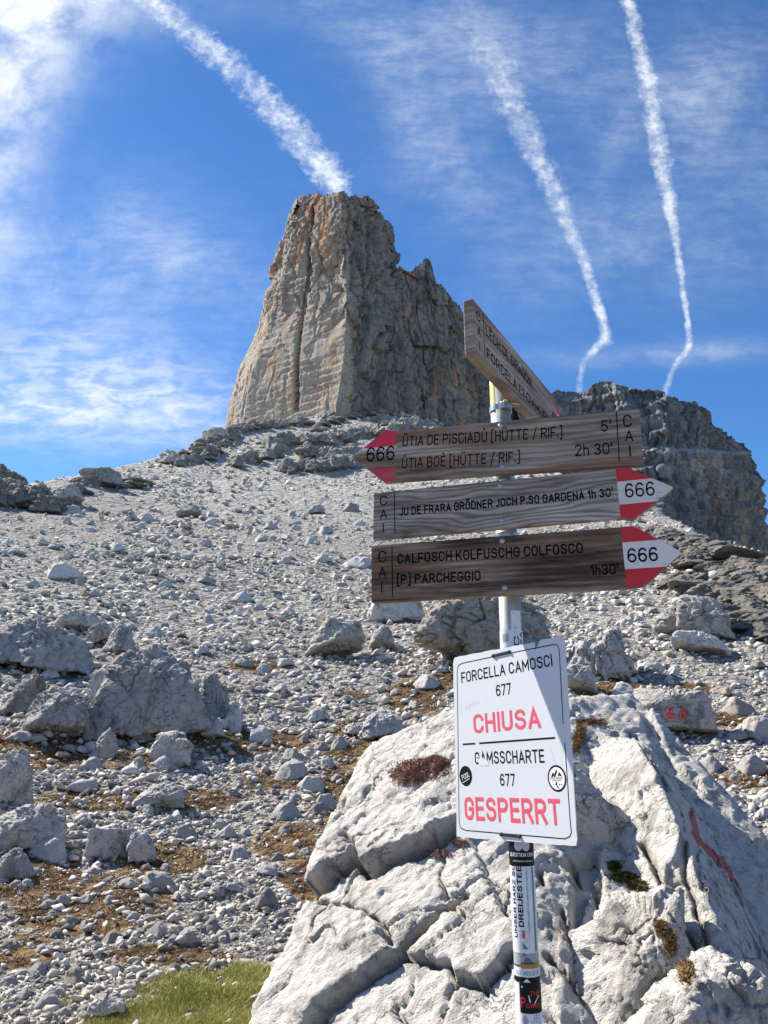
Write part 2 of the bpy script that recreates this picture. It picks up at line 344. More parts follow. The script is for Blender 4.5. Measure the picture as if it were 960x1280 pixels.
def H(x, y, detail=True):
    x = np.asarray(x, float); y = np.asarray(y, float)
    r = np.hypot(x, y) + 1e-6; az = np.degrees(np.arctan2(x, y))
    a = np.interp(r, R_T, A_T); a = np.where(r < 5, np.degrees(np.arctan2(-1.55, r)), a)
    S = np.interp(az, SKAZ, SKA)
    S = np.where(np.abs(az) > 60, 8.0, S)
    z = r * np.tan(np.radians(a))
    # radius where the slope reaches the crest
    rc = np.interp(S, A_T[2:], R_T[2:]); zc = rc * np.tan(np.radians(S))
    beyond = zc - (r - rc) * 0.25 - np.clip(r - rc, 0, 40) * 0.1
    k = 0.03 * rc + .2; z = np.where(r < rc, z, beyond)
    z = np.maximum(z, -150)
    if detail:
        g = sstep(3.5, 7, r)
        z = z + g * (0.035 * perlin(p3(x / .35, y / .35, 1.1)) + 0.11 * perlin(p3(x / 1.3, y / 1.3, 2.2)) + .30 * sstep(9, 22, r) * perlin(p3(x / 4.5, y / 4.5, 3.3))
             + .6 * sstep(25, 60, r) * perlin(p3(x / 14, y / 14, 4.4)) + .35 * sstep(60, 110, r) * perlin(p3(x / 5, y / 5, 5.5)))
        z = z + sstep(400, 900, r) * 40 * perlin(p3(x / 400, y / 400, 6.6))
    return z
_rr = np.exp(np.linspace(math.log(3.2), math.log(230), 900))
def solve(px, py, smooth=True):
    """ground point seen at (px,py)"""
    r0 = ray(px, py); az = math.atan2(r0[0], r0[1]); x = _rr * math.sin(az); y = _rr * math.cos(az)
    z = H(x, y, not smooth); el = np.arctan2(z, _rr); t = math.atan2(r0[2], math.hypot(r0[0], r0[1]))
    i = np.argmax(el >= t) if (el >= t).any() else int(np.argmax(el))
    return np.array([x[i], y[i], float(H(x[i:i + 1], y[i:i + 1])[0])]), _rr[i]

# vegetation patches (centre and size as seen, turned into ground positions below)
PATCH = [(60, 935, 90, 30), (150, 940, 90, 22), (110, 1130, 110, 45), (200, 1075, 70, 25), (50, 1100, 60, 50), (315, 928, 85, 16), (420, 1000, 40, 45), (455, 930, 55, 40), (365, 1055, 55, 30), (350, 975, 60, 12),
         (770, 865, 55, 14), (865, 862, 28, 10), (930, 975, 50, 12), (915, 1042, 38, 12), (520, 872, 40, 28), (320, 832, 42, 8), (30, 1190, 60, 25), (560, 850, 30, 14), (215, 1195, 90, 16), (905, 900, 40, 10), (640, 880, 60, 25), (250, 1000, 60, 14), (120, 1000, 80, 18), (440, 870, 25, 6), (945, 905, 40, 8), (390, 1100, 40, 30)]
GRASS = [(255, 1250, 75, 34), (225, 1275, 110, 22), (310, 1225, 30, 24)]
def patch_val(px, py, L):
    v = np.zeros_like(px)
    for cx, cy, rx, ry in L: v = np.maximum(v, np.exp(-(((px - cx) / rx) ** 2 + ((py - cy) / ry) ** 2) * 0.9))
    return v
def veg_at(x, y, z):
    px, py, fw = project(np.stack([x, y, z], -1)); r = np.hypot(x, y)
    v = patch_val(px, py, PATCH) * (fw > 0) * (r < 45)
    g = patch_val(px, py, GRASS) * (fw > 0) * (r < 12)
    base = (0.24 + 0.5 * perlin(p3(x / 1.1, y / 1.1, 8.8)) + .25 * perlin(p3(x / .3, y / .3, 9.9))) * sstep(26, 12, r)
    v = v + 0.35 * perlin(p3(x / .25, y / .25, 7.7)) * v
    return np.maximum(v * 1.05, base * .62), g

azs = np.concatenate([np.linspace(-180, -42, 50)[:-1], np.linspace(-42, 42, 640), np.linspace(42, 180, 50)[1:-1]])
rs = np.concatenate([[0.05, .5, 1.0, 1.8], np.exp(np.linspace(math.log(2.5), math.log(240), 470)), [270, 320, 400, 520, 700, 1000, 1500, 2200, 3200, 5000, 8000]])
AZ, RR = np.meshgrid(np.radians(azs), rs, indexing='ij'); X = (RR * np.sin(AZ)).ravel(); Y = (RR * np.cos(AZ)).ravel(); Z = H(X, Y)
na, nr = len(azs), len(rs); idx = np.arange(na * nr).reshape(na, nr); nxt = np.roll(idx, -1, 0)
Fq = np.stack([idx[:, :-1], nxt[:, :-1], nxt[:, 1:], idx[:, 1:]], -1).reshape(-1, 4)[:, ::-1]
vg_, gr_ = veg_at(X, Y, Z)
Fq = Fq[:, ::-1]
me = mesh_np('ground', np.stack([X, Y, Z], -1), Fq, M_gnd, True, {'veg': vg_, 'grass': gr_})
link('ground', me, kind='structure')

# ------------------------------------------------------------------ rock builders
def poly_rock(sub, planes, sharp=18, C=np.zeros(3)):
    """rounded convex body: planes = (normal, distance from centre)"""
    D, Fc = ico(sub); N = np.array([np.asarray(p[0], float) / np.linalg.norm(p[0]) for p in planes]); d = np.array([p[1] for p in planes])
    q = np.maximum(D @ N.T, 0) / d; r = 1.0 / (np.sum(q ** sharp, 1) ** (1.0 / sharp))
    return D * r[:, None] + C, Fc, D
def rand_planes(rng, dims, k=13, taper=1.0):
    P = []; dims = np.array(dims)
    for i in range(k):
        n = rng.normal(size=3); n /= np.linalg.norm(n); n[2] = abs(n[2]) + .3; n /= np.linalg.norm(n); P.append((n, np.linalg.norm(n * dims) * rng.uniform(.70, .98)))
    for ax in range(3):
        for s in (-1, 1):
            n = rng.normal(size=3) * .18; n[ax] += s; n[2] += (.42 * taper if ax < 2 else 0); n /= np.linalg.norm(n); P.append((n, np.linalg.norm(n * dims) * rng.uniform(.85, 1.0)))
    return P
def boulder_mesh(name, seed, dims, mat, sub=5, rough=.05, layer=0.0, sharp=18, k=13, extra=None, cut=None, taper=1.0):
    rng = np.random.default_rng(seed); P = extra if extra else rand_planes(rng, dims, k, taper)
    Vv, Fc, D = poly_rock(sub, P, sharp); S = float(np.mean(dims)); o = rng.uniform(-50, 50, 3)
    disp = fbm(Vv / (S * .9) + o, 4, .5) * rough * S * 1.4
    disp += chip(Vv + o, (S * .75, S * .75, S * .6), rough * S * 2.0, 1) + chip(Vv + o, (S * .33, S * .33, S * .24), rough * S * .9, 2)
    if sub >= 6: disp += chip(Vv + o, (S * .13, S * .13, S * .09), rough * S * .38, 3) + rough * S * .3 * fbm(Vv / (S * .1) + o, 3, .65)
    cr_ = np.abs(fbm(Vv / (S * .8) + o + 9, 3, .5)); disp -= rough * S * 1.5 * np.exp(-(cr_ / .022) ** 2) * (sub >= 5)
    if layer: 
        t = (Vv[:, 2] + .3 * Vv[:, 0]) / S * 6 + fbm(Vv / S + o, 2) * 2; disp += layer * S * (np.abs((t % 1) - .5) * 2 - .5) * np.clip(.3 + fbm(Vv / S * 2 + o, 2) * 2, 0, 1)
    Vv = Vv + D * disp[:, None]
    if cut is not None: Vv[:, 2] = np.maximum(Vv[:, 2], -cut * dims[2])
    return Vv, Fc

# ------------------------------------------------------------------ mountains
def loop_body(name, secs, mat, tops, nt, nz, vb, disp, attrf, nback=24):
    """closed upright rock body. secs: (slope v = height over distance, control points (u = x/distance, distance)), front left to right, then back"""
    vs = np.array([s[0] for s in secs]); CPs = np.array([s[1] for s in secs]); K = CPs.shape[1]
    front = int(secs_front[name]); ts = []
    for k in range(K):
        n = nt if k < front else nback
        ts += list(k + np.arange(n) / n)
    ts = np.array(ts); n_c = len(ts)
    def sec(t, v):
        k = np.floor(t).astype(int) % K; f = (t - np.floor(t)); k2 = (k + 1) % K; out = np.zeros(t.shape + (2,))
        for c in range(2):
            A = np.stack([np.interp(v, vs, CPs[:, j, c]) for j in range(K)], -1)
            out[..., c] = np.take_along_axis(A, k[..., None], -1)[..., 0] * (1 - f) + np.take_along_axis(A, k2[..., None], -1)[..., 0] * f
        return out
    vtop = np.full(n_c, vs.max())
    for _ in range(30): vtop = vtop * .5 + .5 * tops(sec(ts, vtop)[:, 0])
    vtop = vtop - np.where(ts > front + .1, .010, 0)
    T = ts[:, None] * np.ones(nz + 1); h = np.linspace(0, 1, nz + 1)[None, :] * np.ones((n_c, 1))
    Vv = vb + h * (vtop[:, None] - vb); uy = sec(T, Vv); Yd = uy[..., 1]; P3 = np.stack([uy[..., 0] * Yd, Yd, Vv * Yd], -1)
    tv = np.roll(P3, -2, 0) - np.roll(P3, 2, 0); nn = np.stack([tv[..., 1], -tv[..., 0]], -1)
    for _ in range(8): nn = (nn + np.roll(nn, 1, 0) + np.roll(nn, -1, 0)) / 3
    nn /= np.linalg.norm(nn, axis=-1, keepdims=True) + 1e-9
    dd = disp(P3.reshape(-1, 3)).reshape(nn.shape[:2]); G = P3.copy(); G[..., :2] += nn * dd[..., None]; G[..., 2] *= G[..., 1] / P3[..., 1]
    cen = G[:, -1, :2].mean(0); caps = []
    for fr in (.3, .6, .95):
        c = G[:, -1].copy(); yo = c[:, 1].copy(); c[:, 1] = yo * (1 - fr) + cen[1] * fr; c[:, 2] *= c[:, 1] / yo; c[:, 0] *= c[:, 1] / yo; c[:, 2] -= fr * .012 * c[:, 1]; caps.append(c)
    G = np.concatenate([G, np.stack(caps, 1)], 1); nz2 = G.shape[1]
    idx = np.arange(n_c * nz2).reshape(n_c, nz2); nx = np.roll(idx, -1, 0)
    Fq = np.stack([idx[:, :-1], nx[:, :-1], nx[:, 1:], idx[:, 1:]], -1).reshape(-1, 4)
    Gf = G.reshape(-1, 3)
    return mesh_np(name, Gf, Fq, mat, False, attrf(Gf))
def vtop_of(u, tab, seed=3.3, amp=1.0):
    """skyline slope for a bearing u from a table of picture points, with a broken blocky edge"""
    T = [uvp(x, y) for x, y in tab]; v = np.interp(u, [t[0] for t in T], [t[1] for t in T])
    return v + amp * (.0055 * perlin(p3(u * 95, u * 0, seed)) + .0045 * (np.round(1.6 * perlin(p3(u * 260, u * 0, seed + 2))) * .7) + .002 * perlin(p3(u * 700, u * 0, seed + 4)) - .002)
secs_front = {}
def seg_dist(px, py, L):
    d = np.full(px.shape, 1e9)
    for (x0, y0), (x1, y1) in zip(L[:-1], L[1:]):
        dx, dy = x1 - x0, y1 - y0; t = np.clip(((px - x0) * dx + (py - y0) * dy) / (dx * dx + dy * dy + 1e-9), 0, 1)
        d = np.minimum(d, np.hypot(px - x0 - t * dx, py - y0 - t * dy))
    return d
DT = 235.0
LX = [(236, 376), (246, 368), (263, 363), (291, 355), (335, 348), (355, 339), (378, 327), (426, 315), (453, 302), (477, 296), (529, 285), (600, 270)]
RX = [(236, 458), (246, 460), (260, 470), (275, 481), (291, 487), (315, 491), (333, 490), (360, 505), (400, 520), (529, 560), (600, 580)]
MX = [(236, 424), (262, 428), (339, 433), (441, 432), (505, 420), (600, 415)]
secs = []
for py in (236, 246, 255, 263, 275, 291, 315, 335, 355, 378, 400, 426, 453, 477, 505, 529, 600):
    xl = np.interp(py, *zip(*LX)); xr = np.interp(py, *zip(*RX)); xm = np.interp(py, *zip(*MX)); k = (py - 236) / 300.
    ul, ur, um = uvp(xl, py)[0], uvp(xr, py)[0], uvp(xm, py)[0]; v = uvp(480, py)[1]
    secs.append((v, [(ul, DT + 8), (ul * .86 + um * .14, DT - 6), (um, DT - 26 - 6 * k), (ur * .75 + um * .25, DT - 12), (ur, DT + 6), (ur - .012, DT + 24), (ul + .012, DT + 26)]))
secs = secs[::-1]; secs_front['rock_tower'] = 4
TOPX = [(355, 262), (364, 254), (372, 248), (380, 246), (388, 241), (397, 239), (404, 242), (410, 243), (418, 241), (428, 240), (434, 244), (438, 250), (441, 244), (449, 245), (456, 246), (463, 253), (472, 261), (481, 273), (488, 290), (493, 310)]
def tops_t(u): return vtop_of(u, TOPX, 3.3, .9)
CR1 = [(392, 262), (388, 300), (385, 345), (380, 375), (377, 410), (374, 450), (372, 480), (369, 512)]
CR2 = [(470, 260), (462, 330), (457, 400), (452, 450)]
CR3 = [(440, 350), (452, 380), (449, 420), (446, 470)]
CR4 = [(398, 300), (401, 325), (396, 345)]
def cellv(P, size, seed, warp=.35):
    q = P / np.array(size) + warp * np.stack([perlin(P / (np.array(size) * 1.3) + seed), perlin(P / (np.array(size) * 1.3) + seed + 50), perlin(P / (np.array(size) * 1.3) + seed + 90)], -1)
    I = np.floor(q + seed).astype(np.int64) & 255
    return _perm[_perm[_perm[I[:, 0]] + I[:, 1]] + I[:, 2]] / 255.0 - .5
def disp_m(P, s=1.0, seed=0.0):
    P = P / s + seed; Q = P.copy(); Q[:, 0] = P[:, 0] * .8 + P[:, 1] * .6; Q[:, 1] = (P[:, 1] * .8 - P[:, 0] * .6) * .6
    ribs = fbm(P * np.array([1 / 12, 1 / 12, 1 / 60]), 3, .5) * 4.0
    cr = np.abs(fbm(P * np.array([1 / 7, 1 / 7, 1 / 45]) + 11, 3, .5)); crk = -2.2 * np.exp(-(cr / .035) ** 2)
    blocks = chip(Q, (8, 9, 15), 2.6, 3) + chip(Q, (3.4, 4, 5.5), 1.5, 9) + chip(Q, (1.6, 2, 2.2), .8, 21)
    t = P[:, 2] / 5.0 + fbm(P / 30, 2) * 1.6 + .03 * P[:, 0]
    strata = (sstep(0, .8, t % 1) - sstep(.85, 1, t % 1) - .4) * .9 * np.clip(fbm(P / 14 + 5, 2) * 2.5 + .5, 0, 1.3)
    bl = fbm(P / 2.2, 4, .6) * .5
    return (ribs + crk + blocks + strata + bl) * s
def disp_t(P):
    px, py, _ = project(P); d = disp_m(P)
    left = sstep(440, 424, px); smoothf = sstep(370, 425, py) * left      # the smooth pale wall low on the left face
    bed = P[:, 2] / 2.6 + .6 * fbm(P / 20, 2) + .02 * P[:, 0]
    d = d * (.88 - .42 * left - .34 * smoothf) + left * .28 * np.clip(fbm(P / 9 + 8, 2) * 3 + .6, 0, 1.6) * (sstep(0, .85, bed % 1) - sstep(.88, 1, bed % 1) - .4) + left * .8 * np.sin(P[:, 2] / 8 + fbm(P / 25, 2) * 3)
    for L, w, dp in ((CR1, 1.7, 4.5), (CR2, 2.5, 3.0), (CR3, 2.2, 2.6), (CR4, 1.2, 1.6)):
        d = d - dp * np.exp(-(seg_dist(px + 1.2 * perlin(P / 3.0), py, L) / w) ** 2)
    # the two little overhangs
    return d
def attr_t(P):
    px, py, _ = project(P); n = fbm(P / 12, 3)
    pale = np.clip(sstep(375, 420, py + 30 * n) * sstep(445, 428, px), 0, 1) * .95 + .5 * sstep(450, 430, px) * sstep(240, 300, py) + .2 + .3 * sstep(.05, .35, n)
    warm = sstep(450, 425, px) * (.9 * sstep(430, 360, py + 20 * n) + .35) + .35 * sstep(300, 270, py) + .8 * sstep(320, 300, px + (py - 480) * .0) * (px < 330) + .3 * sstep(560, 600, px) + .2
    crack = np.exp(-(seg_dist(px + 1.2 * perlin(P / 3.0), py, CR1) / 1.5) ** 2)
    return {'pale': np.clip(pale, 0, 1), 'warm': np.clip(warm, 0, 1), 'crack': crack}
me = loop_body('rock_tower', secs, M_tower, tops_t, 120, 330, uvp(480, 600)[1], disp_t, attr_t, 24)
link('mountain', me, kind='structure')
# shoulder of the tower
TOPS2 = [(440, 345), (470, 336), (480, 333), (489, 334), (493, 331), (500, 331), (508, 336), (511, 339), (516, 337), (524, 331), (530, 325), (535, 322), (541, 325), (544, 350), (553, 356), (563, 369), (573, 382), (580, 396), (590, 412), (605, 436), (625, 470), (645, 510), (660, 560)]
DS = DT + 14
secs = []
for py in (320, 340, 370, 400, 430, 470, 520, 600):
    k = (py - 320) / 280.; v = uvp(480, py)[1]; a = uvp(455 - 20 * k, py)[0]; r_ = uvp(np.interp(py, [320, 600], [655, 672]), py)[0]; c = uvp(540, py)[0]; c2 = uvp(500, py)[0]
    secs.append((v, [(a, DS - 12 - 6 * k), (c2, DS - 17 - 6 * k), (c, DS - 14 - 6 * k), (r_ - .01, DS + 6 - 4 * k), (r_, DS + 14), (a, DS + 22)]))
secs = secs[::-1]; secs_front['rock_shoulder'] = 4
def tops_s(u): return vtop_of(u, TOPS2, 7.3, .8)
def attr_s(P):
    px, py, _ = project(P); n = fbm(P / 12 + 3, 3)
    return {'pale': np.clip(.15 + .5 * sstep(.05, .4, n), 0, 1), 'warm': np.clip(.25 + .8 * n + .5 * sstep(345, 325, py) + .5 * sstep(440, 500, py) * sstep(500, 560, px), 0, 1), 'crack': 0 * n}
me = loop_body('rock_shoulder', secs, M_tower, tops_s, 120, 240, uvp(480, 600)[1], lambda P: disp_m(P, 1.0, 40.) * .68, attr_s, 24)
link('mountain', me, kind='structure')
# far massif on the right
DM = 560.0
TOPM = [(600, 500), (640, 492), (690, 491), (697, 487), (712, 489), (722, 488), (730, 490), (738, 483), (746, 477), (756, 475), (770, 479), (785, 484), (802, 486), (818, 487), (830, 492), (838, 496), (848, 494), (858, 500), (868, 503), (880, 511), (892, 521), (900, 534), (908, 543), (915, 545), (922, 550), (927, 562), (930, 574), (938, 590), (948, 598), (952, 640), (958, 680), (965, 712), (985, 760)]
secs = []
for py, xr in ((470, 925), (545, 922), (562, 927), (575, 930), (600, 946), (625, 950), (680, 955), (712, 962), (800, 985)):
    k = (py - 470) / 330.; v = uvp(480, py)[1]; U_ = lambda x: uvp(x, py)[0]
    secs.append((v, [(U_(560), DM), (U_(700), DM - 15 - 30 * k), (U_(835 - 15 * k), DM - 55 - 45 * k), (U_(xr * .5 + 418), DM - 35 - 30 * k), (U_(xr), DM + 10), (U_(xr) - .02, DM + 90), (U_(560), DM + 90)]))
secs = secs[::-1]; secs_front['rock_massif'] = 4
def tops_m(u): return vtop_of(u, TOPM, 9.3, .6)
def attr_m(P):
    px, py, _ = project(P); n = fbm(P / 30 + 3, 3)
    led = np.exp(-((py - 560 - .05 * (px - 800)) / 2.2) ** 2) * .9
    fan = np.exp(-(((px - 885) / 28) ** 2 + ((py - 588) / 24) ** 2)) * .9 + .6 * np.exp(-(((px - 735) / 18) ** 2 + ((py - 493) / 10) ** 2))
    return {'pale': np.clip(.05 + .5 * sstep(.1, .4, n) + led + fan, 0, 1), 'warm': np.clip(.1 + .95 * sstep(870, 905, px) * sstep(600, 625, py) + .3 * n, 0, 1), 'crack': 0 * n}
def disp_f(P):
    px, py, _ = project(P); d = disp_m(P, 2.4, 90.) * .75 + 3.0 * (sstep(0, .85, (P[:, 2] / 14 + fbm(P / 90, 2)) % 1) - sstep(.88, 1, (P[:, 2] / 14 + fbm(P / 90, 2)) % 1) - .4)
    t = sstep(0, 1, (py + 6 * perlin(P / 40) - 500) / 62.) * 3 + sstep(558, 566, py) * 4 - 3      # the ledge half way up
    return d + t
me = loop_body('rock_massif', secs, M_mtn, tops_m, 100, 220, uvp(480, 790)[1], disp_f, attr_m, 20)
link('mountain', me, kind='structure')

# ------------------------------------------------------------------ the big foreground boulder (two blocks)
def plane3(p, q, r, C):
    n = np.cross(q - p, r - p); n /= np.linalg.norm(n); d = (p - C) @ n
    if d < 0: n, d = -n, -d
    return (n, d)
def planed(p, q, dirv, C): return plane3(p, q, p + np.array(dirv, float), C)
CRK_L = [([(378, 1128), (417, 1105), (440, 1080), (448, 1077), (458, 1091), (490, 1082), (527, 1070), (555, 1056), (568, 1046), (600, 1030)], 3.6, .09),
         ([(376, 1290), (400, 1262), (437, 1232), (470, 1212), (496, 1190), (520, 1163), (545, 1140), (582, 1115)], 3.4, .08),
         ([(496, 1190), (530, 1194), (556, 1197), (561, 1218), (596, 1221), (615, 1205), (637, 1184), (660, 1175)], 3.0, .07),
         ([(486, 1177), (474, 1155), (458, 1142), (417, 1129), (395, 1130)], 2.5, .03),
         ([(452, 1079), (447, 1066), (444, 1060)], 3, .04), ([(709, 1066), (716, 1094)], 3, .04), ([(700, 1130), (712, 1160), (722, 1190), (716, 1225)], 3, .035),
         ([(670, 1085), (676, 1100)], 3, .04), ([(684, 1192), (700, 1210), (712, 1225), (735, 1262), (750, 1290)], 3, .04), ([(545, 1215), (520, 1240), (500, 1262)], 1.8, .015),
         ([(600, 940), (560, 985), (520, 1010)], 1.5, .012), ([(500, 975), (430, 1045), (400, 1075)], 1.5, .01), ([(640, 1090), (600, 1120), (560, 1165)], 1.6, .012), ([(405, 1180), (370, 1225), (340, 1262)], 1.5, .01), ([(740, 1100), (752, 1150), (775, 1200), (790, 1260)], 3, .04)]
SLAB_L = [([(370, 1130), (385, 1000), (445, 930), (580, 880), (640, 960), (600, 1030), (568, 1046), (527, 1068), (458, 1088), (448, 1074), (440, 1078), (417, 1103)], .075),
          ([(290, 1300), (300, 1190), (370, 1130), (417, 1131), (458, 1144), (474, 1157), (486, 1177), (496, 1190), (437, 1232), (376, 1290)], .03),
          ([(376, 1290), (437, 1234), (496, 1192), (556, 1199), (561, 1220), (596, 1223), (640, 1186), (690, 1215), (700, 1300)], -.03),
          ([(690, 1070), (716, 1094), (712, 1160), (720, 1230), (760, 1300), (840, 1300), (790, 1200), (760, 1130), (740, 1060)], -.05)]
def in_poly(px, py, poly):
    ins = np.zeros(px.shape, bool); n = len(poly)
    for i in range(n):
        x0, y0 = poly[i]; x1, y1 = poly[(i + 1) % n]
        c = ((y0 > py) != (y1 > py)) & (px < (x1 - x0) * (py - y0) / (y1 - y0 + 1e-9) + x0); ins ^= c
    return ins
def carve(Vv, D, N, cracks, slabs, paintL=None, off=np.zeros(3)):
    px, py, fw = project(Vv); facing = (fw > 0) & (np.sum(D * -Vv, 1) > -2)
    px2 = px + 6 * fbm(Vv / .2, 4) + chip(Vv, (.12, .12, .12), 3.5, 4); py2 = py + 5 * fbm(Vv / .2 + 5, 4) + chip(Vv, (.1, .1, .1), 3, 6)
    disp = np.zeros(len(Vv)); dirt = np.zeros(len(Vv))
    for poly, o in slabs:
        e = seg_dist(px2, py2, poly + [poly[0]]); ins = in_poly(px2, py2, poly); disp += np.where(ins, o * sstep(0, 2.5, e), 0)
    for L, w, dp in cracks:
        d = seg_dist(px2, py2, L); g = np.exp(-(d / w) ** 2); disp -= dp * g; dirt = np.maximum(dirt, .75 * np.exp(-(d / (w * 1.3)) ** 2) * (w > 2.4))
    paint = np.zeros(len(Vv))
    for L, w in (paintL or []): paint = np.maximum(paint, np.clip(1.0 - (seg_dist(px, py, L) - w) / 2.0, 0, 1))
    return disp, np.clip(dirt, 0, 1), paint
def fine_rock(Vv, o):
    R_ = np.array([[.80, .25, .54], [-.27, .96, -.05], [-.53, -.11, .84]]); Q = Vv @ R_.T
    d = fbm(Vv / .8 + o, 3) * .035 + chip(Q, (.50, .50, .30), .022, 1 + o, .7) + chip(Q, (.17, .20, .10), .010, 2 + o, .8) + chip(Q, (.09, .10, .035), .0065, 3 + o) + chip(Q, (.038, .045, .014), .0045, 5 + o) + fbm(Vv / .05 + o, 3, .6) * .003
    d += chip(Q, (.9, .25, .14), .016, 8 + o, .5)
    cr_ = np.abs(fbm(Q * np.array([1, 1, 1.8]) / .42 + o + 60, 3, .5)); d -= .05 * np.exp(-(cr_ / .010) ** 2) * np.clip(fbm(Vv / .5 + o + 80, 2) * 4 + .3, 0, 1)
    return d
fgb = link('foreground_boulder', None); tag(fgb, 'huge pale cracked boulder filling the lower right behind the signpost', 'boulder'); fgb.location = (.3, 2.7, -1.5)
def add_part(name, me, root, label=None):
    o = link(name, me, root); o.location = -Vector(root.location); o.rotation_euler = (0, 0, 0)
    if label: o['label'] = label
    return o
C = W(565, 1180, 3.45); C[2] -= .15
def pint(px, py, pl_, C):
    r = ray(px, py); n = pl_[0]; return r * ((pl_[1] + C @ n) / (r @ n))
e1, e3, e4 = W(305, 1300, 2.75), W(454, 952, 3.65), W(660, 870, 3.6)
e2 = W(392, 1118, 3.2)
pl = [plane3(e3, W(310, 1280, 2.75), W(650, 1270, 2.12), C), plane3(W(440, 960, 3.6), W(640, 900, 3.45), W(600, 1150, 2.55), C), planed(e1, e2, (-.1, 1, -.55), C), planed(e2, e3, (.1, 1, -.5), C), planed(e3, e4, (.1, 1, -.35), C),
      planed(W(462, 950, 3.66), W(505, 922, 3.66), (0.1, 1, -.3), C),
      ((.05, -.95, .3), 2.1), ((0, 0, -1), 1.0), ((0, 1, .1), 1.3), ((1, .2, .1), 1.2), ((.25, -.55, .8), ((W(720, 1120, 2.62) - C) @ (np.array([.25, -.55, .8]) / np.linalg.norm([.25, -.55, .8])))), ((-1, .2, -.2), 1.35)]
Vv, Fc, D = poly_rock(8, pl, 42, C)
NA = pl[0][0]
dd, dirt, _ = carve(Vv, D, NA, CRK_L, SLAB_L)
disp = dd + fine_rock(Vv, 3.3); nd = D * .35 + NA * .65 * (D @ NA > -.2)[:, None]; nd /= np.linalg.norm(nd, axis=1)[:, None]
Vv = Vv + nd * disp[:, None]
add_part('rock_block', mesh_np('rock_block', Vv, Fc, M_fg, True, {'dirt': dirt, 'paint': dirt * 0}), fgb, 'broad tilted slab with long cracks, left of the pole')
# right block with the painted figure
C2 = W(840, 1190, 3.05); C2[2] -= .25
ar2 = W(857, 1054, 2.65)
def npl(n, p, C): n = np.array(n, float); n /= np.linalg.norm(n); return (n, float((p - C) @ n))
nL_ = npl((-.66, -.36, .66), ar2, C2); nS = npl((.74, -.42, .52), ar2, C2)
s0, s1, s2 = pint(757, 862, nS, C2), pint(815, 921, nS, C2), pint(960, 1113, nS, C2)
t1, t2 = pint(722, 935, nL_, C2), pint(800, 924, nL_, C2)
pl = [nL_, nS, planed(s0, s1, (.40, 1, -.15), C2), planed(s1, s2, (.48, 1, -.35), C2), planed(W(716, 885, 3.5), s0, (.05, 1, -.3), C2),
      planed(W(716, 890, 3.5), W(712, 990, 3.2), (-.25, 1, 0), C2), planed(W(735, 1060, 2.95), W(850, 1240, 2.3), (-.3, .3, -1), C2), ((0, 0, -1), .95), ((0, 1, 0), 1.2), ((.1, -1, .2), 1.05), ((1, .1, -.1), 1.3)]
Vv, Fc, D = poly_rock(8, pl, 60, C2)
CRK_R = [([(722, 938), (760, 928), (800, 924), (815, 950), (830, 985)], 3, .03), ([(725, 960), (745, 1010), (752, 1030)], 2, .012), ([(800, 985), (812, 1020), (808, 1035)], 1.6, .012),
         ([(805, 1060), (820, 1085), (835, 1120), (832, 1150)], 3.5, .05), ([(870, 1060), (876, 1110)], 1.8, .02), ([(855, 1054), (858, 1100), (878, 1160), (885, 1210), (940, 1222)], 3, .03), ([(715, 990), (722, 1010), (728, 1036)], 4, .04),
         ([(835, 1150), (870, 1190), (900, 1215)], 2.5, .03)]
SLAB_R = [([(700, 930), (722, 938), (760, 928), (800, 926), (815, 950), (900, 1040), (850, 900), (757, 850), (700, 870)], -.04), ([(722, 940), (798, 928), (830, 985), (857, 1054), (835, 1120), (780, 1070), (745, 1010)], .025)]
PAINT = [([(863, 1012), (868, 1030), (872, 1046)], 2.8), ([(868, 1042), (880, 1056), (898, 1074), (915, 1085), (935, 1098), (950, 1112)], 3.4), ([(872, 1048), (885, 1062), (893, 1072)], 4.4), ([(893, 1072), (905, 1085), (918, 1100), (928, 1116)], 2.2)]
dd, dirt, pt = carve(Vv, D, nS[0], CRK_R, SLAB_R, PAINT)
NR = pl[0][0]
disp = dd + fine_rock(Vv, 9.1) * .8; nd = D * .7 + NR * .3; nd /= np.linalg.norm(nd, axis=1)[:, None]
Vv = Vv + nd * disp[:, None]
add_part('rock_block', mesh_np('rock_block', Vv, Fc, M_fg, True, {'dirt': dirt, 'paint': pt}), fgb, 'wedge block with a red painted figure on its shaded side')
# lower right small blocks and one under the sign edge
def fg_block(px, py, Yd, dims, rot, seed, label):
    Vb, Fb = boulder_mesh('b', seed, dims, M_fg, 6, .07, 0, 22, 9); Vb = Vb @ np.array(Euler(rot).to_matrix()).T + W(px, py, Yd)
    add_part('rock_block', mesh_np('rock_block', Vb, Fb, M_fg, True, {'dirt': np.zeros(len(Vb)), 'paint': np.zeros(len(Vb))}), fgb, label)
fg_block(905, 1262, 2.12, (.17, .15, .12), (.2, .5, .5), 5, 'small tilted block at the foot of the painted wedge')
fg_block(704, 1010, 3.0, (.11, .16, .20), (.1, -.3, .3), 9, 'rough block behind the right edge of the white sign')
fg_block(815, 1190, 2.42, (.10, .16, .20), (.3, .3, .4), 12, 'brownish block in the cleft between slab and wedge')

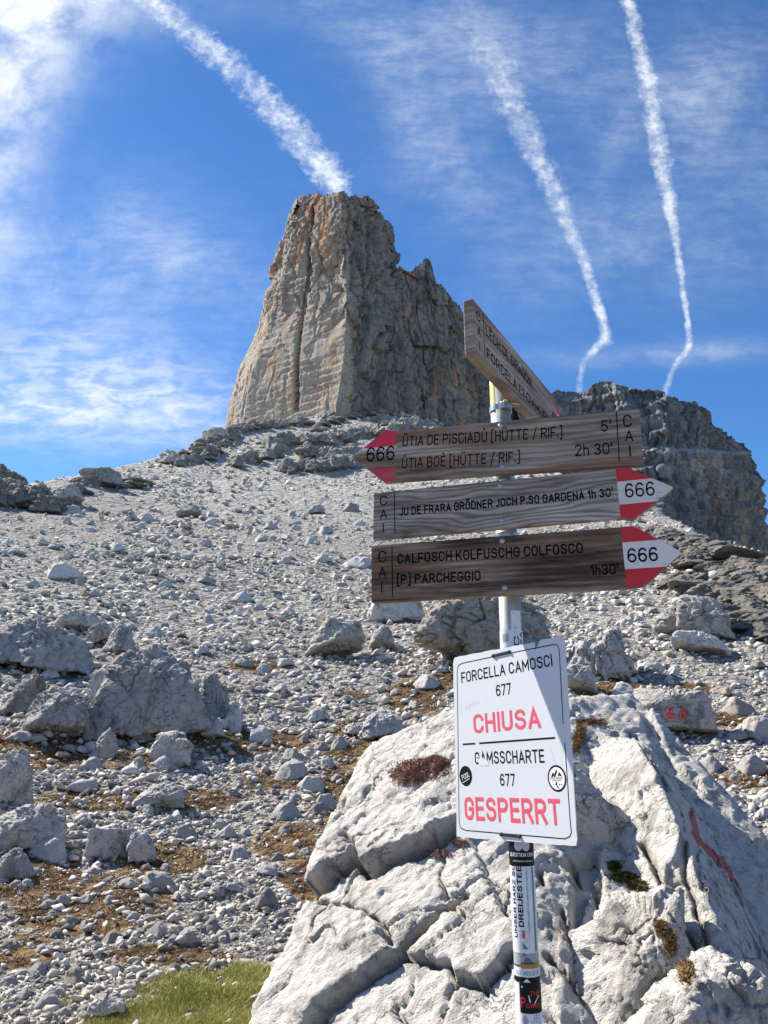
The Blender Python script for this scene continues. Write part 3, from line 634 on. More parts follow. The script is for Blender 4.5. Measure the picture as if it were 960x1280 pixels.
# ------------------------------------------------------------------ named boulders
SHN = {3: 'brown boulder behind the pole', 21: 'big split boulder', 8: 'dark layered boulder', 13: 'long dark slab', 14: 'smooth domed boulder', 15: 'brownish blunt boulder', 16: 'flat-topped rock', 17: 'pyramid shaped boulder', 18: 'white cube-like stone', 19: 'white leaning stone', 20: 'tall grey block', 22: 'pale crumbly boulder', 23: 'low bluish ledge rock', 24: 'grey wedge rock', 25: 'long pale slab', 26: 'rock leaning on the slab', 27: 'brownish block', 28: 'pale upright splinter', 29: 'greenish pointed boulder', 30: 'small pale rock by the brown boulder', 31: 'boulder under the lowest board', 32: 'boulder with red marks', 33: 'pale smooth slab', 34: 'pointed grey boulder', 35: 'rounded boulder', 36: 'pale angular rock', 50: 'thin flat slab', 37: 'dark skyline boulder', 38: 'dark low skyline rock', 39: 'lone boulder on the scree', 40: 'small dark skyline rock', 41: 'boulder amid the upper scree', 42: 'dark rock at the tower foot', 43: 'flat layered rock', 44: 'low grey rock', 45: 'stone in the grass', 46: 'rough upright rock', 47: 'bluish stone', 48: 'grey boulder behind the sign', 49: 'heap-like grey boulder'}
NAMED = []
def named(px, py, w, h, mat, seed, label, noun='boulder', sub=6, layer=0.0, depth=1.0, yaw=0.0, tilt=0.0, sharp=18, k=11, sink=.2, rough=.075, planes=None, taper=.55):
    w *= (.80 if py > 740 and px < 320 and seed != 21 else .92); h *= .95; P, r = solve(px, py)
    s = r / F_PX / math.cos(math.radians(4)); ww = w * s * .5; hh = h * s * .5
    dims = (ww, ww * depth, hh * (1 + sink * .5)); 
    Vb, Fb = boulder_mesh(label, seed, dims, mat, sub, rough, layer, sharp, k, extra=planes(dims) if planes else None, taper=taper)
    if tilt: Vb = Vb @ np.array(Euler((0, tilt, 0)).to_matrix()).T
    az = math.atan2(P[0], P[1]); Vb = Vb @ np.array(Euler((0, 0, -az + yaw)).to_matrix()).T
    # fit the wanted extent
    ex = Vb.max(0) - Vb.min(0); ca, sa = math.cos(az), math.sin(az); lat = Vb[:, 0] * ca - Vb[:, 1] * sa; fx = w * s / (lat.max() - lat.min()); fz = h * s * (1 + sink) / ex[2]
    Vb *= np.array([fx, fx, fz]); 
    zoff = -Vb[:, 2].min() - h * s * sink
    at = {'paint': np.zeros(len(Vb)), 'dirt': np.zeros(len(Vb))}
    o = link(noun, mesh_np(noun, Vb, Fb, mat, True, at), loc=(P[0], P[1] , P[2] + zoff)); tag(o, label, 'boulder' if 'boulder' in noun else 'rock')
    NAMED.append((px, py - h / 2, w, h, SHN[seed])); return o
named(608, 836, 185, 95, M_brown, 3, 'large brown and grey boulder with two humps behind the pole, under the lowest board', sub=7, depth=.8, rough=.09, sharp=12, taper=.4)
named(178, 912, 148, 96, M_rock, 21, 'big angular boulder split by a dark crack, at the left beyond the mossy ground', sub=7, depth=.8, sharp=26, k=6, rough=.07, tilt=-.08, taper=.6)
named(72, 923, 90, 54, M_rockd, 8, 'dark layered rounded boulder left of the split boulder', layer=.06, sharp=10)
named(40, 830, 160, 56, M_rockd, 13, 'long dark grey slab boulder cut by the left edge of the photo', layer=.05, depth=.7, sharp=14)
named(98, 790, 72, 30, M_rock, 14, 'smooth domed boulder above the right end of the long dark slab', sharp=9)
named(150, 820, 48, 30, M_rock, 15, 'brownish blunt boulder between the long dark slab and the split boulder')
named(128, 808, 55, 26, M_rock, 16, 'pale flat-topped rock leaning on the end of the long dark slab', depth=.7)
named(216, 953, 62, 36, M_rock, 17, 'small pyramid shaped boulder on brown moss, below the split boulder', sharp=30, k=5)
named(265, 925, 36, 26, M_sp, 18, 'white cube-like stone right of the foot of the split boulder', noun='rock', sub=5)
named(292, 914, 32, 30, M_sp, 19, 'white leaning stone beside the grey block near the split boulder', noun='rock', sub=5, tilt=.4)
named(264, 905, 50, 64, M_rockd, 20, 'tall grey block standing against the right side of the split boulder')
named(14, 1012, 62, 62, M_rock, 22, 'pale crumbly boulder at the left edge above the flat ledges', layer=.07, sharp=14)
named(40, 1052, 95, 42, M_rock, 23, 'low bluish ledge rock at the left edge below the crumbly boulder', layer=.06, depth=.9)
named(14, 1095, 56, 32, M_rock, 24, 'grey wedge rock lowest at the left edge', layer=.04)
named(148, 1058, 84, 32, M_rock, 25, 'long pale slab lying on brown moss at lower left', layer=.04, depth=.6, sharp=24)
named(176, 1070, 42, 34, M_sp, 26, 'angular pale rock leaning on the right end of the long pale slab', noun='rock', sharp=30, k=6)
named(36, 894, 66, 42, M_brown, 27, 'brownish block behind the dark layered boulder', noun='rock')
named(120, 890, 38, 50, M_sp, 28, 'pale upright splinter leaning on the left side of the split boulder', noun='rock', tilt=-.5)
named(425, 823, 92, 56, M_rock, 29, 'pale greenish pointed boulder left of the brown boulder', sharp=14)
named(478, 812, 40, 32, M_rock, 30, 'small pale rock between the greenish boulder and the brown boulder', noun='rock')
named(492, 778, 84, 58, M_rock, 31, 'greenish boulder just under the left end of the lowest board')
o21 = named(845, 925, 100, 58, M_rock, 32, 'flat-bottomed pale boulder with two red paint marks, right of the white sign', sub=7, sharp=22, k=2, sink=-.05, rough=.05, depth=.6, taper=.45)
named(872, 822, 72, 28, M_sp, 33, 'pale smooth slab lying in front of the pointed grey boulder at the right', sharp=22, depth=.7)
named(882, 800, 66, 54, M_rockd, 34, 'pointed grey boulder with a pale slab in front, at the right', sharp=20)
named(842, 800, 46, 34, M_rock, 35, 'rounded boulder left of the pointed grey boulder')
named(476, 918, 62, 36, M_sp, 36, 'pale angular rock just left of the white sign', noun='rock', sharp=28, k=6)
named(445, 915, 34, 14, M_rock, 50, 'thin flat slab left of the pale angular rock beside the white sign', noun='rock', sharp=22)
named(128, 612, 58, 22, M_rockd, 37, 'dark boulder on the left skyline of the scree')
named(85, 628, 44, 24, M_rockd, 38, 'dark low rock on the left skyline beside the rock outcrop')
named(236, 641, 38, 16, M_rockd, 39, 'lone dark boulder high on the open scree at the left')
named(213, 580, 34, 15, M_rockd, 40, 'small dark rock on the skyline left of the rock tower')
named(397, 643, 26, 12, M_rockd, 41, 'small dark boulder alone in the middle of the upper scree', sub=5)
named(268, 548, 40, 18, M_rockd, 42, 'dark rock on the skyline just left of the tower foot')
named(200, 1012, 80, 26, M_rock, 43, 'flat layered rock among gravel above the long pale slab', layer=.05, depth=.7)
named(210, 1005, 52, 22, M_rock, 44, 'low grey rock behind the flat layered rock', noun='rock')
named(132, 1270, 48, 24, M_sp, 45, 'pale stone half sunk in grass at the bottom left', noun='rock')
named(133, 948, 38, 34, M_rock, 46, 'rough upright rock between the split boulder and the pyramid boulder', noun='rock', layer=.06)
named(400, 893, 28, 18, M_sp, 47, 'bluish stone on brown moss at the middle left of the white sign', noun='rock', sub=5)
named(722, 873, 52, 36, M_rock, 48, 'grey boulder directly behind the upper right edge of the white sign')
named(756, 852, 90, 60, M_rock, 49, 'heap-like grey boulder above the top of the foreground boulder', rough=.12, sharp=10)
# red marks on the painted boulder: thin brush strokes wrapped on its near side
def ray_hit(o, px, py):
    inv = o.matrix_basis.inverted(); a = inv @ Vector((0, 0, 0)); d = inv.to_3x3() @ Vector(ray(px, py)); ok, l, n, i = o.ray_cast(a, d.normalized()); 
    return (l, n) if ok else None
M_red = plain('red_paint', (0.62, 0.06, 0.06), .7)
def stroke_on(o, pts, wpx, mat, name):
    Vs = []; Fs = []
    for i, (x, y) in enumerate(pts):
        for s in (-1, 1):
            j = min(i, len(pts) - 2); dx, dy = pts[j + 1][0] - pts[j][0], pts[j + 1][1] - pts[j][1]; L = math.hypot(dx, dy) + 1e-6
            h = ray_hit(o, x - s * dy / L * wpx, y + s * dx / L * wpx)
            if not h: return
            Vs.append(h[0] + h[1] * .014)
    Fs = [(2 * i, 2 * i + 1, 2 * i + 3, 2 * i + 2) for i in range(len(pts) - 1)]
    me = bpy.data.meshes.new(name); me.from_pydata([v[:] for v in Vs], [], Fs); me.materials.append(mat); q = link(name, me, o); return q
for xx in (837, 853):
    for pts, w in (([(xx - 2.5, 884), (xx - 2, 891), (xx - 1.5, 899)], 1.5), ([(xx + 2.5, 884), (xx + 3, 892), (xx + 3, 899)], 1.5), ([(xx - 3, 885), (xx + 3, 885.5)], 1.2), ([(xx - 3, 889.5), (xx + 3, 890)], 1.2), ([(xx - 2, 894), (xx + 3, 894.5)], .9)):
        stroke_on(o21, pts, w, M_red, 'paint_mark')

# ------------------------------------------------------------------ ledge outcrops made of jointed blocks
blk_meshes = []
for i in range(10):
    rng = np.random.default_rng(200 + i); dm = (1, .9 + .3 * rng.random(), 1.1 + .5 * rng.random())
    Vb, Fb = boulder_mesh('rock_block', 300 + i, dm, M_ledge, 5, .10, .07, 40, 2)
    blk_meshes.append(mesh_np('rock_block', Vb, Fb, M_ledge, True, {'paint': np.zeros(len(Vb))}))
def outcrop(label, lines, n, wpx, hpx, seed, drop=0.2):
    rng = random.Random(seed); first = solve(*lines[0][0])[0]
    root = link('rock_outcrop', None, loc=tuple(first)); tag(root, label, 'rock outcrop')
    for i in range(n):
        L = lines[i % len(lines)]; t = rng.random() * (len(L) - 1); k = int(t); f = t - k
        px = L[k][0] * (1 - f) + L[k + 1][0] * f; py = L[k][1] * (1 - f) + L[k + 1][1] * f + rng.uniform(-2.5, 2.5)
        P, r = solve(px, py); s = r / F_PX; q = rng.uniform(.6, 1.35)
        o = link('rock_block', blk_meshes[rng.randrange(10)], root)
        o.location = Vector(P) - Vector(first) + Vector((0, 0, hpx * s * q * (.5 - drop)))
        o.scale = (wpx * s * .5 * q * rng.uniform(.8, 1.3), wpx * s * .6 * q, hpx * s * .42 * q * rng.uniform(.8, 1.2)); o.rotation_euler = (rng.uniform(-.15, .15), rng.uniform(-.15, .15), rng.uniform(-.6, .6))
outcrop('weathered rock ledges across the top of the scree at the foot of the tower', [[(292, 582), (330, 572), (380, 568), (420, 574), (450, 572)], [(335, 560), (390, 556), (440, 552)], [(400, 556), (450, 545), (520, 540)], [(350, 590), (400, 588), (440, 583)]], 190, 12, 15, 1)
outcrop('pale broken rocks heaped on the spur below the tower wall', [[(395, 540), (425, 520), (460, 522), (510, 534)], [(400, 530), (440, 512), (480, 520)], [(290, 540), (330, 534), (380, 530)]], 130, 9, 9, 2)
outcrop('stepped dark rocks climbing the left skyline to the tower foot', [[(205, 580), (240, 568), (270, 552), (295, 542)], [(215, 586), (250, 572), (285, 560)]], 40, 14, 11, 3)
outcrop('tall grey crag rising at the left edge of the skyline', [[(-20, 636), (10, 634), (40, 634), (56, 640)], [(-20, 626), (14, 622), (38, 630)], [(-12, 616), (14, 614)], [(-20, 606), (0, 604)]], 60, 17, 20, 4, .1)
outcrop('dark rocks strung along the left skyline beyond the crag', [[(85, 620), (120, 610), (150, 608), (178, 602)]], 20, 15, 9, 5)
outcrop('dark stepped ledges on the slope at the right edge', [[(830, 735), (880, 742), (930, 760), (970, 790)], [(800, 700), (860, 705), (930, 730), (970, 752)], [(860, 765), (910, 775), (960, 800)], [(780, 668), (830, 680), (900, 703), (965, 730)]], 170, 22, 15, 6)

# ------------------------------------------------------------------ loose stones: ~250 individuals
st_meshes = {}
for key, mat in (('pale', M_sp), ('grey', M_sg), ('buff', M_sw)):
    for shp, dm, sh, kk in (('blocky', (1, .85, .75), 22, 5), ('flat', (1, .8, .38), 18, 8), ('angular', (1, .8, .8), 30, 7), ('rounded', (1, .85, .65), 9, 14)):
        L = []
        for v in range(3):
            Vb, Fb = boulder_mesh('stone', hash_seed := (len(st_meshes) * 13 + v * 7 + 500), dm, mat, 4, .06, 0, sh, kk); L.append(mesh_np('stone', Vb, Fb, mat, True, {'paint': np.zeros(len(Vb))}))
        st_meshes[(key, shp)] = L
rng = random.Random(42); used = [(n[0], n[1], n[2] * .45, n[3] * .5) for n in NAMED]; stones = []
FGP = [(310, 1290), (325, 1190), (378, 1125), (385, 1060), (410, 1010), (443, 945), (500, 925), (570, 900), (700, 870), (757, 858), (790, 880), (965, 1115), (965, 1290)]
def inside(px, py, poly): return bool(in_poly(np.array([px]), np.array([py]), poly)[0])
tries = 0
while len(stones) < 262 and tries < 20000:
    tries += 1; px = rng.uniform(2, 958); py = 1276 - 640 * rng.random() ** 1.15
    sk = np.interp(px, SKX, SKY_)
    if py < sk + 25 or inside(px, py, FGP): continue
    if 455 < px < 850 and 500 < py < 752: continue
    if 560 < px < 722 and 790 < py < 1060: continue
    big = rng.random() ** 2.2
    w = 11 + 22 * big if py > 700 else 10 + 11 * big
    if inside(px, py, [(225, 1215), (330, 1180), (330, 1290), (150, 1290)]) : continue
    if any(abs(px - a) < c + w * .5 and abs(py - b2) < d + w * .35 for a, b2, c, d in used): continue
    used.append((px, py - w * .25, w * .45, w * .35)); stones.append((px, py, w))
SIZE = lambda w: 'small' if w < 15 else ('middle-sized' if w < 22 else 'large')
cnt = {}
for px, py, w in stones:
    P, r = solve(px, py); colr = rng.choices(['pale', 'grey', 'buff'], [.62, .28, .1])[0]; shp = rng.choice(['blocky', 'flat', 'angular', 'rounded'])
    me = rng.choice(st_meshes[(colr, shp)]); o = link('stone', me, loc=None); s = w * r / F_PX * .5
    o.scale = (s, s * rng.uniform(.8, 1.2), s * rng.uniform(.85, 1.15)); o.rotation_euler = (rng.uniform(-.25, .25), rng.uniform(-.3, .3), rng.uniform(0, 6.28)); o.location = (P[0], P[1], P[2] + s * (.22 if shp == 'flat' else .38))
    nn_ = min(NAMED, key=lambda n: math.hypot((n[0] - px), (n[1] - py))); dx, dy = px - nn_[0], py - (nn_[1] + nn_[3] / 2)
    rel = ('right of' if dx > 0 else 'left of') if abs(dx) > abs(dy) else ('below' if dy > 0 else 'above')
    base = '%s %s %s stone' % (SIZE(w), colr, shp); key = (base, rel, nn_[4]); cnt.setdefault(key, []).append((math.hypot(dx, dy), o))
ORD = ['nearest', 'second', 'third', 'fourth', 'fifth', 'sixth', 'seventh', 'eighth', 'ninth', 'tenth', 'eleventh', 'twelfth']
for (base, rel, lm), L in cnt.items():
    L.sort(key=lambda q: q[0]); lm2 = lm
    for i, (d, o) in enumerate(L):
        tag(o, ('%s %s the %s' % (base, rel, lm2)) if len(L) == 1 else ('%s %s %s the %s' % (ORD[min(i, 11)], base, rel, lm2)), 'stone', 'loose stones scattered over the scree')

# ------------------------------------------------------------------ uncountable rubble
hulls = []
for i in range(28):
    rg = random.Random(900 + i); bm = bmesh.new(); fl = rg.uniform(.35, .8)
    for _ in range(9): 
        v = Vector([rg.gauss(0, 1) for _ in range(3)]).normalized() * rg.uniform(.8, 1.0); bm.verts.new((v.x, v.y * rg.uniform(.7, 1), v.z * fl))
    r_ = bmesh.ops.convex_hull(bm, input=bm.verts); bmesh.ops.delete(bm, geom=[g for g in r_['geom_interior'] if isinstance(g, bmesh.types.BMVert)], context='VERTS')
    bmesh.ops.triangulate(bm, faces=bm.faces); bm.verts.index_update()
    hulls.append((np.array([v.co[:] for v in bm.verts]), np.array([[v.index for v in f.verts] for f in bm.faces]))); bm.free()
def rubble(name, N, pxmin, pxmax, power, seed, pyr=(500, 1330), vegkeep=.35, zone=None):
    g = np.random.default_rng(seed)
    azm = g.uniform(-36, 36, N); rad = None
    u = g.random(N); el_py = pyr[0] + (pyr[1] - pyr[0]) * u          # even spread over the slope as it rises
    Rg = np.exp(np.linspace(math.log(4.0), math.log(215), 1500)); ela = np.degrees(np.arctan2(z_base(Rg), Rg)); ela = np.maximum.accumulate(ela)
    rad = np.interp(ang_of(el_py), ela, Rg) * g.uniform(.985, 1.015, N)
    a_ = np.radians(azm); x = rad * np.sin(a_); y = rad * np.cos(a_); z = H(x, y)
    S = np.interp(azm, SKAZ, SKA); ok = ang_of(el_py) < S + 1.5
    vg, gr = veg_at(x, y, z); n3 = g.random(N)
    ok &= ~((vg > .42) & (n3 > vegkeep)); ok &= ~((gr > .35) & (n3 > .10))
    px, py, _ = project(np.stack([x, y, z], -1))
    ok &= ~in_poly(px, py, [(a, b + 25) for a, b in FGP])
    x, y, z, rad = x[ok], y[ok], z[ok], rad[ok]; n = len(x)
    s = pxmin * ((pxmax / pxmin) ** (g.random(n) ** power)) * rad / F_PX * .5
    # the steep upper scree is finer
    s *= np.interp(rad, [0, 14, 35, 60, 110, 200], [.95, 1.15, .9, .72, .62, .7]) * (1 + .5 * fbm(p3(x / (1 + rad * .15), y / (1 + rad * .15), 9.0), 2))
    hid = g.integers(0, len(hulls), n); Vs, Fs, tn = [], [], []; off = 0; tone = np.clip(g.normal(.54, .20, n) + .35 * fbm(p3(x / (2 + rad * .12), y / (2 + rad * .12), 3.0), 3), 0, .9); tone = np.where(g.random(n) < .06, 1.0, tone)
    for k, (hv, hf) in enumerate(hulls):
        m_ = hid == k; c = int(m_.sum())
        if not c: continue
        th = g.uniform(0, 2 * math.pi, c); t1 = g.normal(0, .3, c); t2 = g.normal(0, .3, c)
        v = hv[None] * (s[m_][:, None, None] * np.stack([g.uniform(.8, 1.35, c), g.uniform(.7, 1.1, c), g.uniform(.7, 1.1, c)], -1)[:, None, :])
        # tilt about x then y then turn about z
        yv = v[..., 1] * np.cos(t1)[:, None] - v[..., 2] * np.sin(t1)[:, None]; zv = v[..., 1] * np.sin(t1)[:, None] + v[..., 2] * np.cos(t1)[:, None]
        xv = v[..., 0] * np.cos(t2)[:, None] + zv * np.sin(t2)[:, None]; zv = -v[..., 0] * np.sin(t2)[:, None] + zv * np.cos(t2)[:, None]
        xr = xv * np.cos(th)[:, None] - yv * np.sin(th)[:, None]; yr = xv * np.sin(th)[:, None] + yv * np.cos(th)[:, None]
        q = np.stack([xr + x[m_][:, None], yr + y[m_][:, None], zv + (z[m_] + s[m_] * .25)[:, None]], -1)
        Vs.append(q.reshape(-1, 3)); Fs.append((hf[None] + (np.arange(c) * len(hv))[:, None, None] + off).reshape(-1, 3)); tn.append(np.repeat(tone[m_], len(hv))); off += c * len(hv)
    me = mesh_np(name, np.concatenate(Vs), np.concatenate(Fs), M_rub, False, {'tone': np.concatenate(tn)})
    o = link(name, me, kind='stuff'); return o
o = rubble('scree_rubble', 76000, 2.8, 19, 2.4, 1); tag(o, 'pale grey rubble and broken stones covering the whole slope', 'scree')
o = rubble('gravel', 42000, 2.2, 6.5, 1.3, 2, (880, 1330), .12); tag(o, 'fine pale gravel between the moss patches on the near ground', 'gravel')

# ------------------------------------------------------------------ dry tufts, moss and green grass
def leafmat(name, stops):
    m, b, bs = new_mat(name); b.put(bs.inputs['Base Color'], b.ramp(b.attr('tone'), stops)); bs.inputs['Roughness'].default_value = .8; bs.inputs['Specular IOR Level'].default_value = .1; return m
M_dry = leafmat('dry_moss_leaf', [(0, (.08, .05, .03)), (.3, (.20, .11, .05)), (.55, (.32, .20, .085)), (.8, (.38, .29, .14)), (1, (.16, .16, .06))])
M_grs = leafmat('green_grass_blade', [(0, (.12, .16, .03)), (.35, (.27, .30, .06)), (.6, (.46, .42, .15)), (1, (.62, .54, .30))])
M_hth = leafmat('heath_leaf', [(0, (.20, .11, .09)), (.5, (.38, .22, .17)), (1, (.55, .42, .32))])
def blades(name, X, Y, Z, hgt, wid, lean, mat, seed):
    g = np.random.default_rng(seed); n = len(X); th = g.uniform(0, 6.283, n); la = g.uniform(0, 6.283, n); ll = np.abs(g.normal(0, lean, n)) * hgt
    dx, dy = np.cos(th) * wid * .5, np.sin(th) * wid * .5
    b0 = np.stack([X - dx, Y - dy, Z], -1); b1 = np.stack([X + dx, Y + dy, Z], -1); tp = np.stack([X + np.cos(la) * ll, Y + np.sin(la) * ll, Z + hgt], -1)
    Vv = np.stack([b0, b1, tp], 1).reshape(-1, 3); Fc = np.arange(3 * n).reshape(-1, 3); tone = np.repeat(np.clip(g.normal(.5, .22, n) + .25 * perlin(p3(X / .35, Y / .35, 4.0)), 0, 1), 3)
    o = link(name, mesh_np(name, Vv, Fc, mat, False, {'tone': tone}), kind='stuff'); return o
g = np.random.default_rng(77); N = 420000; az_ = np.radians(g.uniform(-34, 34, N)); Rg = np.exp(np.linspace(math.log(4), math.log(200), 900)); ela = np.maximum.accumulate(np.degrees(np.arctan2(z_base(Rg), Rg)))
rad = np.interp(ang_of(g.uniform(820, 1330, N)), ela, Rg) * g.uniform(.97, 1.03, N)
x, y = rad * np.sin(az_), rad * np.cos(az_); z = H(x, y); vg, gr = veg_at(x, y, z); cl = perlin(p3(x / .12, y / .12, 2.5))
k = (vg > .45 + .25 * g.random(N)) & (gr < .4) & (cl > -.12); x1, y1, z1, r1 = x[k], y[k], z[k], rad[k]
o = blades('dry_moss', x1, y1, z1 - .004, np.clip(r1 * .0022, .012, .06) * g.uniform(.5, 1.5, len(x1)), np.clip(r1 * .0016, .008, .05), .9, M_dry, 1); tag(o, 'rust brown moss and dry alpine turf between the stones', 'moss')
N = 200000; pxs = g.uniform(120, 350, N); azr = g.uniform(-26, -6, N); rr = g.uniform(4.6, 6.3, N); x, y = rr * np.sin(np.radians(azr)), rr * np.cos(np.radians(azr)); z = H(x, y); vg, gr = veg_at(x, y, z); k = gr + .6 * fbm(p3(x / .22, y / .22, 5.0), 3) > .18 + .75 * g.random(N)
x1, y1, z1 = x[k], y[k], z[k]
o = blades('grass', x1, y1, z1 - .004, g.uniform(.012, .045, len(x1)), g.uniform(.003, .008, len(x1)), 1.0, M_grs, 2); tag(o, 'short green grass in the bottom left beside the foreground boulder', 'grass')

# plants rooted on the foreground boulder
bpy.context.view_layer.update()
parts = [c for c in fgb.children]
def hit_fg(px, py):
    best = None
    for c in parts:
        a = Vector((0, 0, 0)); d = Vector(ray(px, py)).normalized()
        ok, l, n, i = c.ray_cast(a, d)
        if ok and (best is None or l.length < best[0].length): best = (l, n)
    return best
def cushion(name, label, cat, spots, n, hgt, mat, seed, wpx):
    g = random.Random(seed); X_, Y_, Z_ = [], [], []
    for _ in range(n):
        cx, cy, rx, ry = g.choice(spots); a, q = g.uniform(0, 6.28), g.random() ** .62 * (1 + .25 * math.sin(3 * cx + 7 * g.random())); h = hit_fg(cx + math.cos(a) * rx * q, cy + math.sin(a) * ry * q)
        if h: 
            up = max(0, 1 - q * q) * hgt * g.uniform(.2, 1); X_.append(h[0].x); Y_.append(h[0].y); Z_.append(h[0].z + up)
    X_, Y_, Z_ = map(np.array, (X_, Y_, Z_)); gg = np.random.default_rng(seed); n = len(X_)
    o = blades(name, X_, Y_, Z_ - .002, gg.uniform(.004, .010, n), gg.uniform(.004, .009, n), 1.6, mat, seed); del o['kind']; return tag(o, label, cat)
cushion('heath_cushion', 'reddish brown heath cushion growing on the slab left of the white sign', 'plant', [(525, 963, 34, 13), (512, 970, 22, 11), (545, 955, 16, 8)], 6500, .03, M_hth, 3, 3)
cushion('moss_cushion', 'golden moss on the top block right of the white sign', 'moss', [(726, 915, 7, 18), (740, 903, 18, 4), (721, 930, 5, 12)], 1800, .012, M_dry, 4, 3)
cushion('moss_cushion', 'dark green moss tuft in the cleft between slab and wedge', 'moss', [(782, 1098, 17, 6), (798, 1108, 12, 6), (768, 1084, 8, 6)], 2600, .015, leafmat('dark_moss', [(0, (.03, .035, .01)), (.5, (.09, .085, .025)), (1, (.2, .16, .05))]), 5, 3)
cushion('moss_cushion', 'brown moss low in the cleft beneath the wedge block', 'moss', [(838, 1180, 7, 16), (858, 1215, 10, 14), (826, 1160, 6, 9)], 2200, .012, M_dry, 6, 3)
cushion('moss_cushion', 'reddish moss in the crack under the upper slab', 'moss', [(545, 1068, 22, 5), (575, 1055, 10, 5)], 900, .012, M_hth, 7, 3)

# ------------------------------------------------------------------ signpost
PX, PY, PR = 0.2965, 1.80, 0.0255
post = link('signpost', None, loc=(PX, PY, -0.80)); tag(post, 'galvanised signpost with wooden trail boards and a white closure sign, covered in stickers', 'signpost')
def P_(name, me, loc=(0, 0, 0), rot=(0, 0, 0), parent=None, label=None):
    o = bpy.data.objects.new(name, me); COL.objects.link(o); o.parent = parent or post
    if parent is None: o.location = Vector(loc) - Vector(post.location)
    else: o.location = loc
    o.rotation_euler = rot
    if label: o['label'] = label
    return o
def bm_mesh(name, bm, mat, smooth=False):
    me = bpy.data.meshes.new(name); bmesh.ops.recalc_face_normals(bm, faces=bm.faces); bm.to_mesh(me); bm.free(); me.materials.append(mat)
    if smooth: 
        for p in me.polygons: p.use_smooth = True
    return me
m, b, bs = new_mat('galvanised_steel'); M_gal = m; tc = b.node('ShaderNodeTexCoord').outputs['Object']
nz_ = b.noise(tc, 25, 5, .6); c = b.ramp(nz_, [(.3, (.22, .24, .24)), (.55, (.36, .39, .39)), (.75, (.5, .52, .52))]); b.put(bs.inputs['Base Color'], c); bs.inputs['Metallic'].default_value = .25; bs.inputs['Roughness'].default_value = .5
bm = bmesh.new(); bmesh.ops.create_cone(bm, cap_ends=True, segments=48, radius1=PR, radius2=PR, depth=1.78); me = bm_mesh('pole', bm, M_gal, True)
pole = P_('pole', me, (PX, PY, 0.04))
for p in me.polygons:
    if abs(p.normal.z) > .9: p.use_smooth = False

def wood_mat(name, seed, stops, swirl, red=0.0, ringamt=.22):
    m, b, bs = new_mat(name); tc = b.node('ShaderNodeTexCoord').outputs['Object']; x_, y_, z_ = b.sep(tc)[:3]
    w = b.noise(b.comb(b.m('MULTIPLY', x_, 2.2), seed, b.m('MULTIPLY', z_, 7.0)), 1.0, 3, .45)
    q = b.m('ADD', b.m('MULTIPLY', z_, 420.0), b.m('ADD', b.m('MULTIPLY', w, swirl * 3.0), b.m('MULTIPLY', b.noise(b.comb(b.m('MULTIPLY', x_, 1.2), seed + 2, b.m('MULTIPLY', z_, 45.0)), 1, 3, .6), 9.0)))
    ring = b.m('ADD', b.m('MULTIPLY', b.m('SINE', q), .5), .5)
    fib = b.noise(b.comb(b.m('MULTIPLY', x_, 6), b.m('ADD', b.m('MULTIPLY', y_, 60), seed), b.m('MULTIPLY', z_, 330)), 1, 4, .6)
    cloud = b.noise(b.comb(b.m('MULTIPLY', x_, 3.0), seed + 4, b.m('MULTIPLY', z_, 26)), 1, 5, .6)
    f = b.m('ADD', b.m('ADD', b.m('MULTIPLY', b.m('SUBTRACT', 1.0, ring), .07), b.m('MULTIPLY', fib, .40)), b.m('SUBTRACT', b.m('MULTIPLY', cloud, 1.3), .33))
    c = b.ramp(f, stops)
    c = b.mix(b.mapr(b.m('ADD', ring, b.m('MULTIPLY', b.m('SUBTRACT', cloud, .5), 1.4)), .55, 1.0, 0, ringamt), c, stops[0][1])
    if red: c = b.mix(b.mapr(b.noise(b.comb(b.m('MULTIPLY', x_, 2.5), seed + 8, b.m('MULTIPLY', z_, 30)), 1, 3, .6), .5, .62, 0, red), c, (.27, .14, .095))
    b.put(bs.inputs['Base Color'], c); bs.inputs['Roughness'].default_value = .75; bs.inputs['Specular IOR Level'].default_value = .3
    b.put(bs.inputs['Normal'], b.bump(b.m('ADD', b.m('MULTIPLY', fib, .6), b.m('MULTIPLY', ring, .4)), .5, .0015)); return m
G1 = [(.28, (.05, .034, .023)), (.45, (.165, .125, .09)), (.6, (.30, .25, .195)), (.8, (.47, .42, .35))]
G2 = [(.28, (.075, .058, .044)), (.46, (.23, .19, .155)), (.62, (.38, .335, .285)), (.8, (.50, .46, .41))]
G3 = [(.3, (.018, .010, .006)), (.46, (.09, .058, .036)), (.62, (.21, .15, .105)), (.8, (.38, .31, .25))]
G4 = [(.3, (.10, .068, .042)), (.46, (.23, .17, .12)), (.62, (.36, .29, .215)), (.82, (.48, .42, .33))]
def paint_mat(name, col, wood=(.2, .17, .15), wear=.2, grain=60):
    m, b, bs = new_mat(name); tc = b.node('ShaderNodeTexCoord').outputs['Object']
    f = b.noise(b.vm('MULTIPLY', tc, (6, 6, 300)), 1, 3, .6); g_ = b.noise(tc, 14, 5, .7)
    k = b.mapr(b.m('ADD', b.m('MULTIPLY', f, .5), b.m('MULTIPLY', g_, .5)), .62 - wear * .25, .66 - wear * .2, 0, 1)
    k2 = b.mapr(f, .6, .75, 0, .25)
    b.put(bs.inputs['Base Color'], b.mix(k, b.mix(k2, col, tuple(q * .6 for q in col)), wood)); bs.inputs['Roughness'].default_value = .55
    b.put(bs.inputs['Normal'], b.bump(f, .3, .0008)); return m
M_pred = paint_mat('red_arrow_paint', (.60, .018, .03), wear=.0); M_predw = paint_mat('worn_red_arrow_paint', (.62, .03, .06), wear=.3)
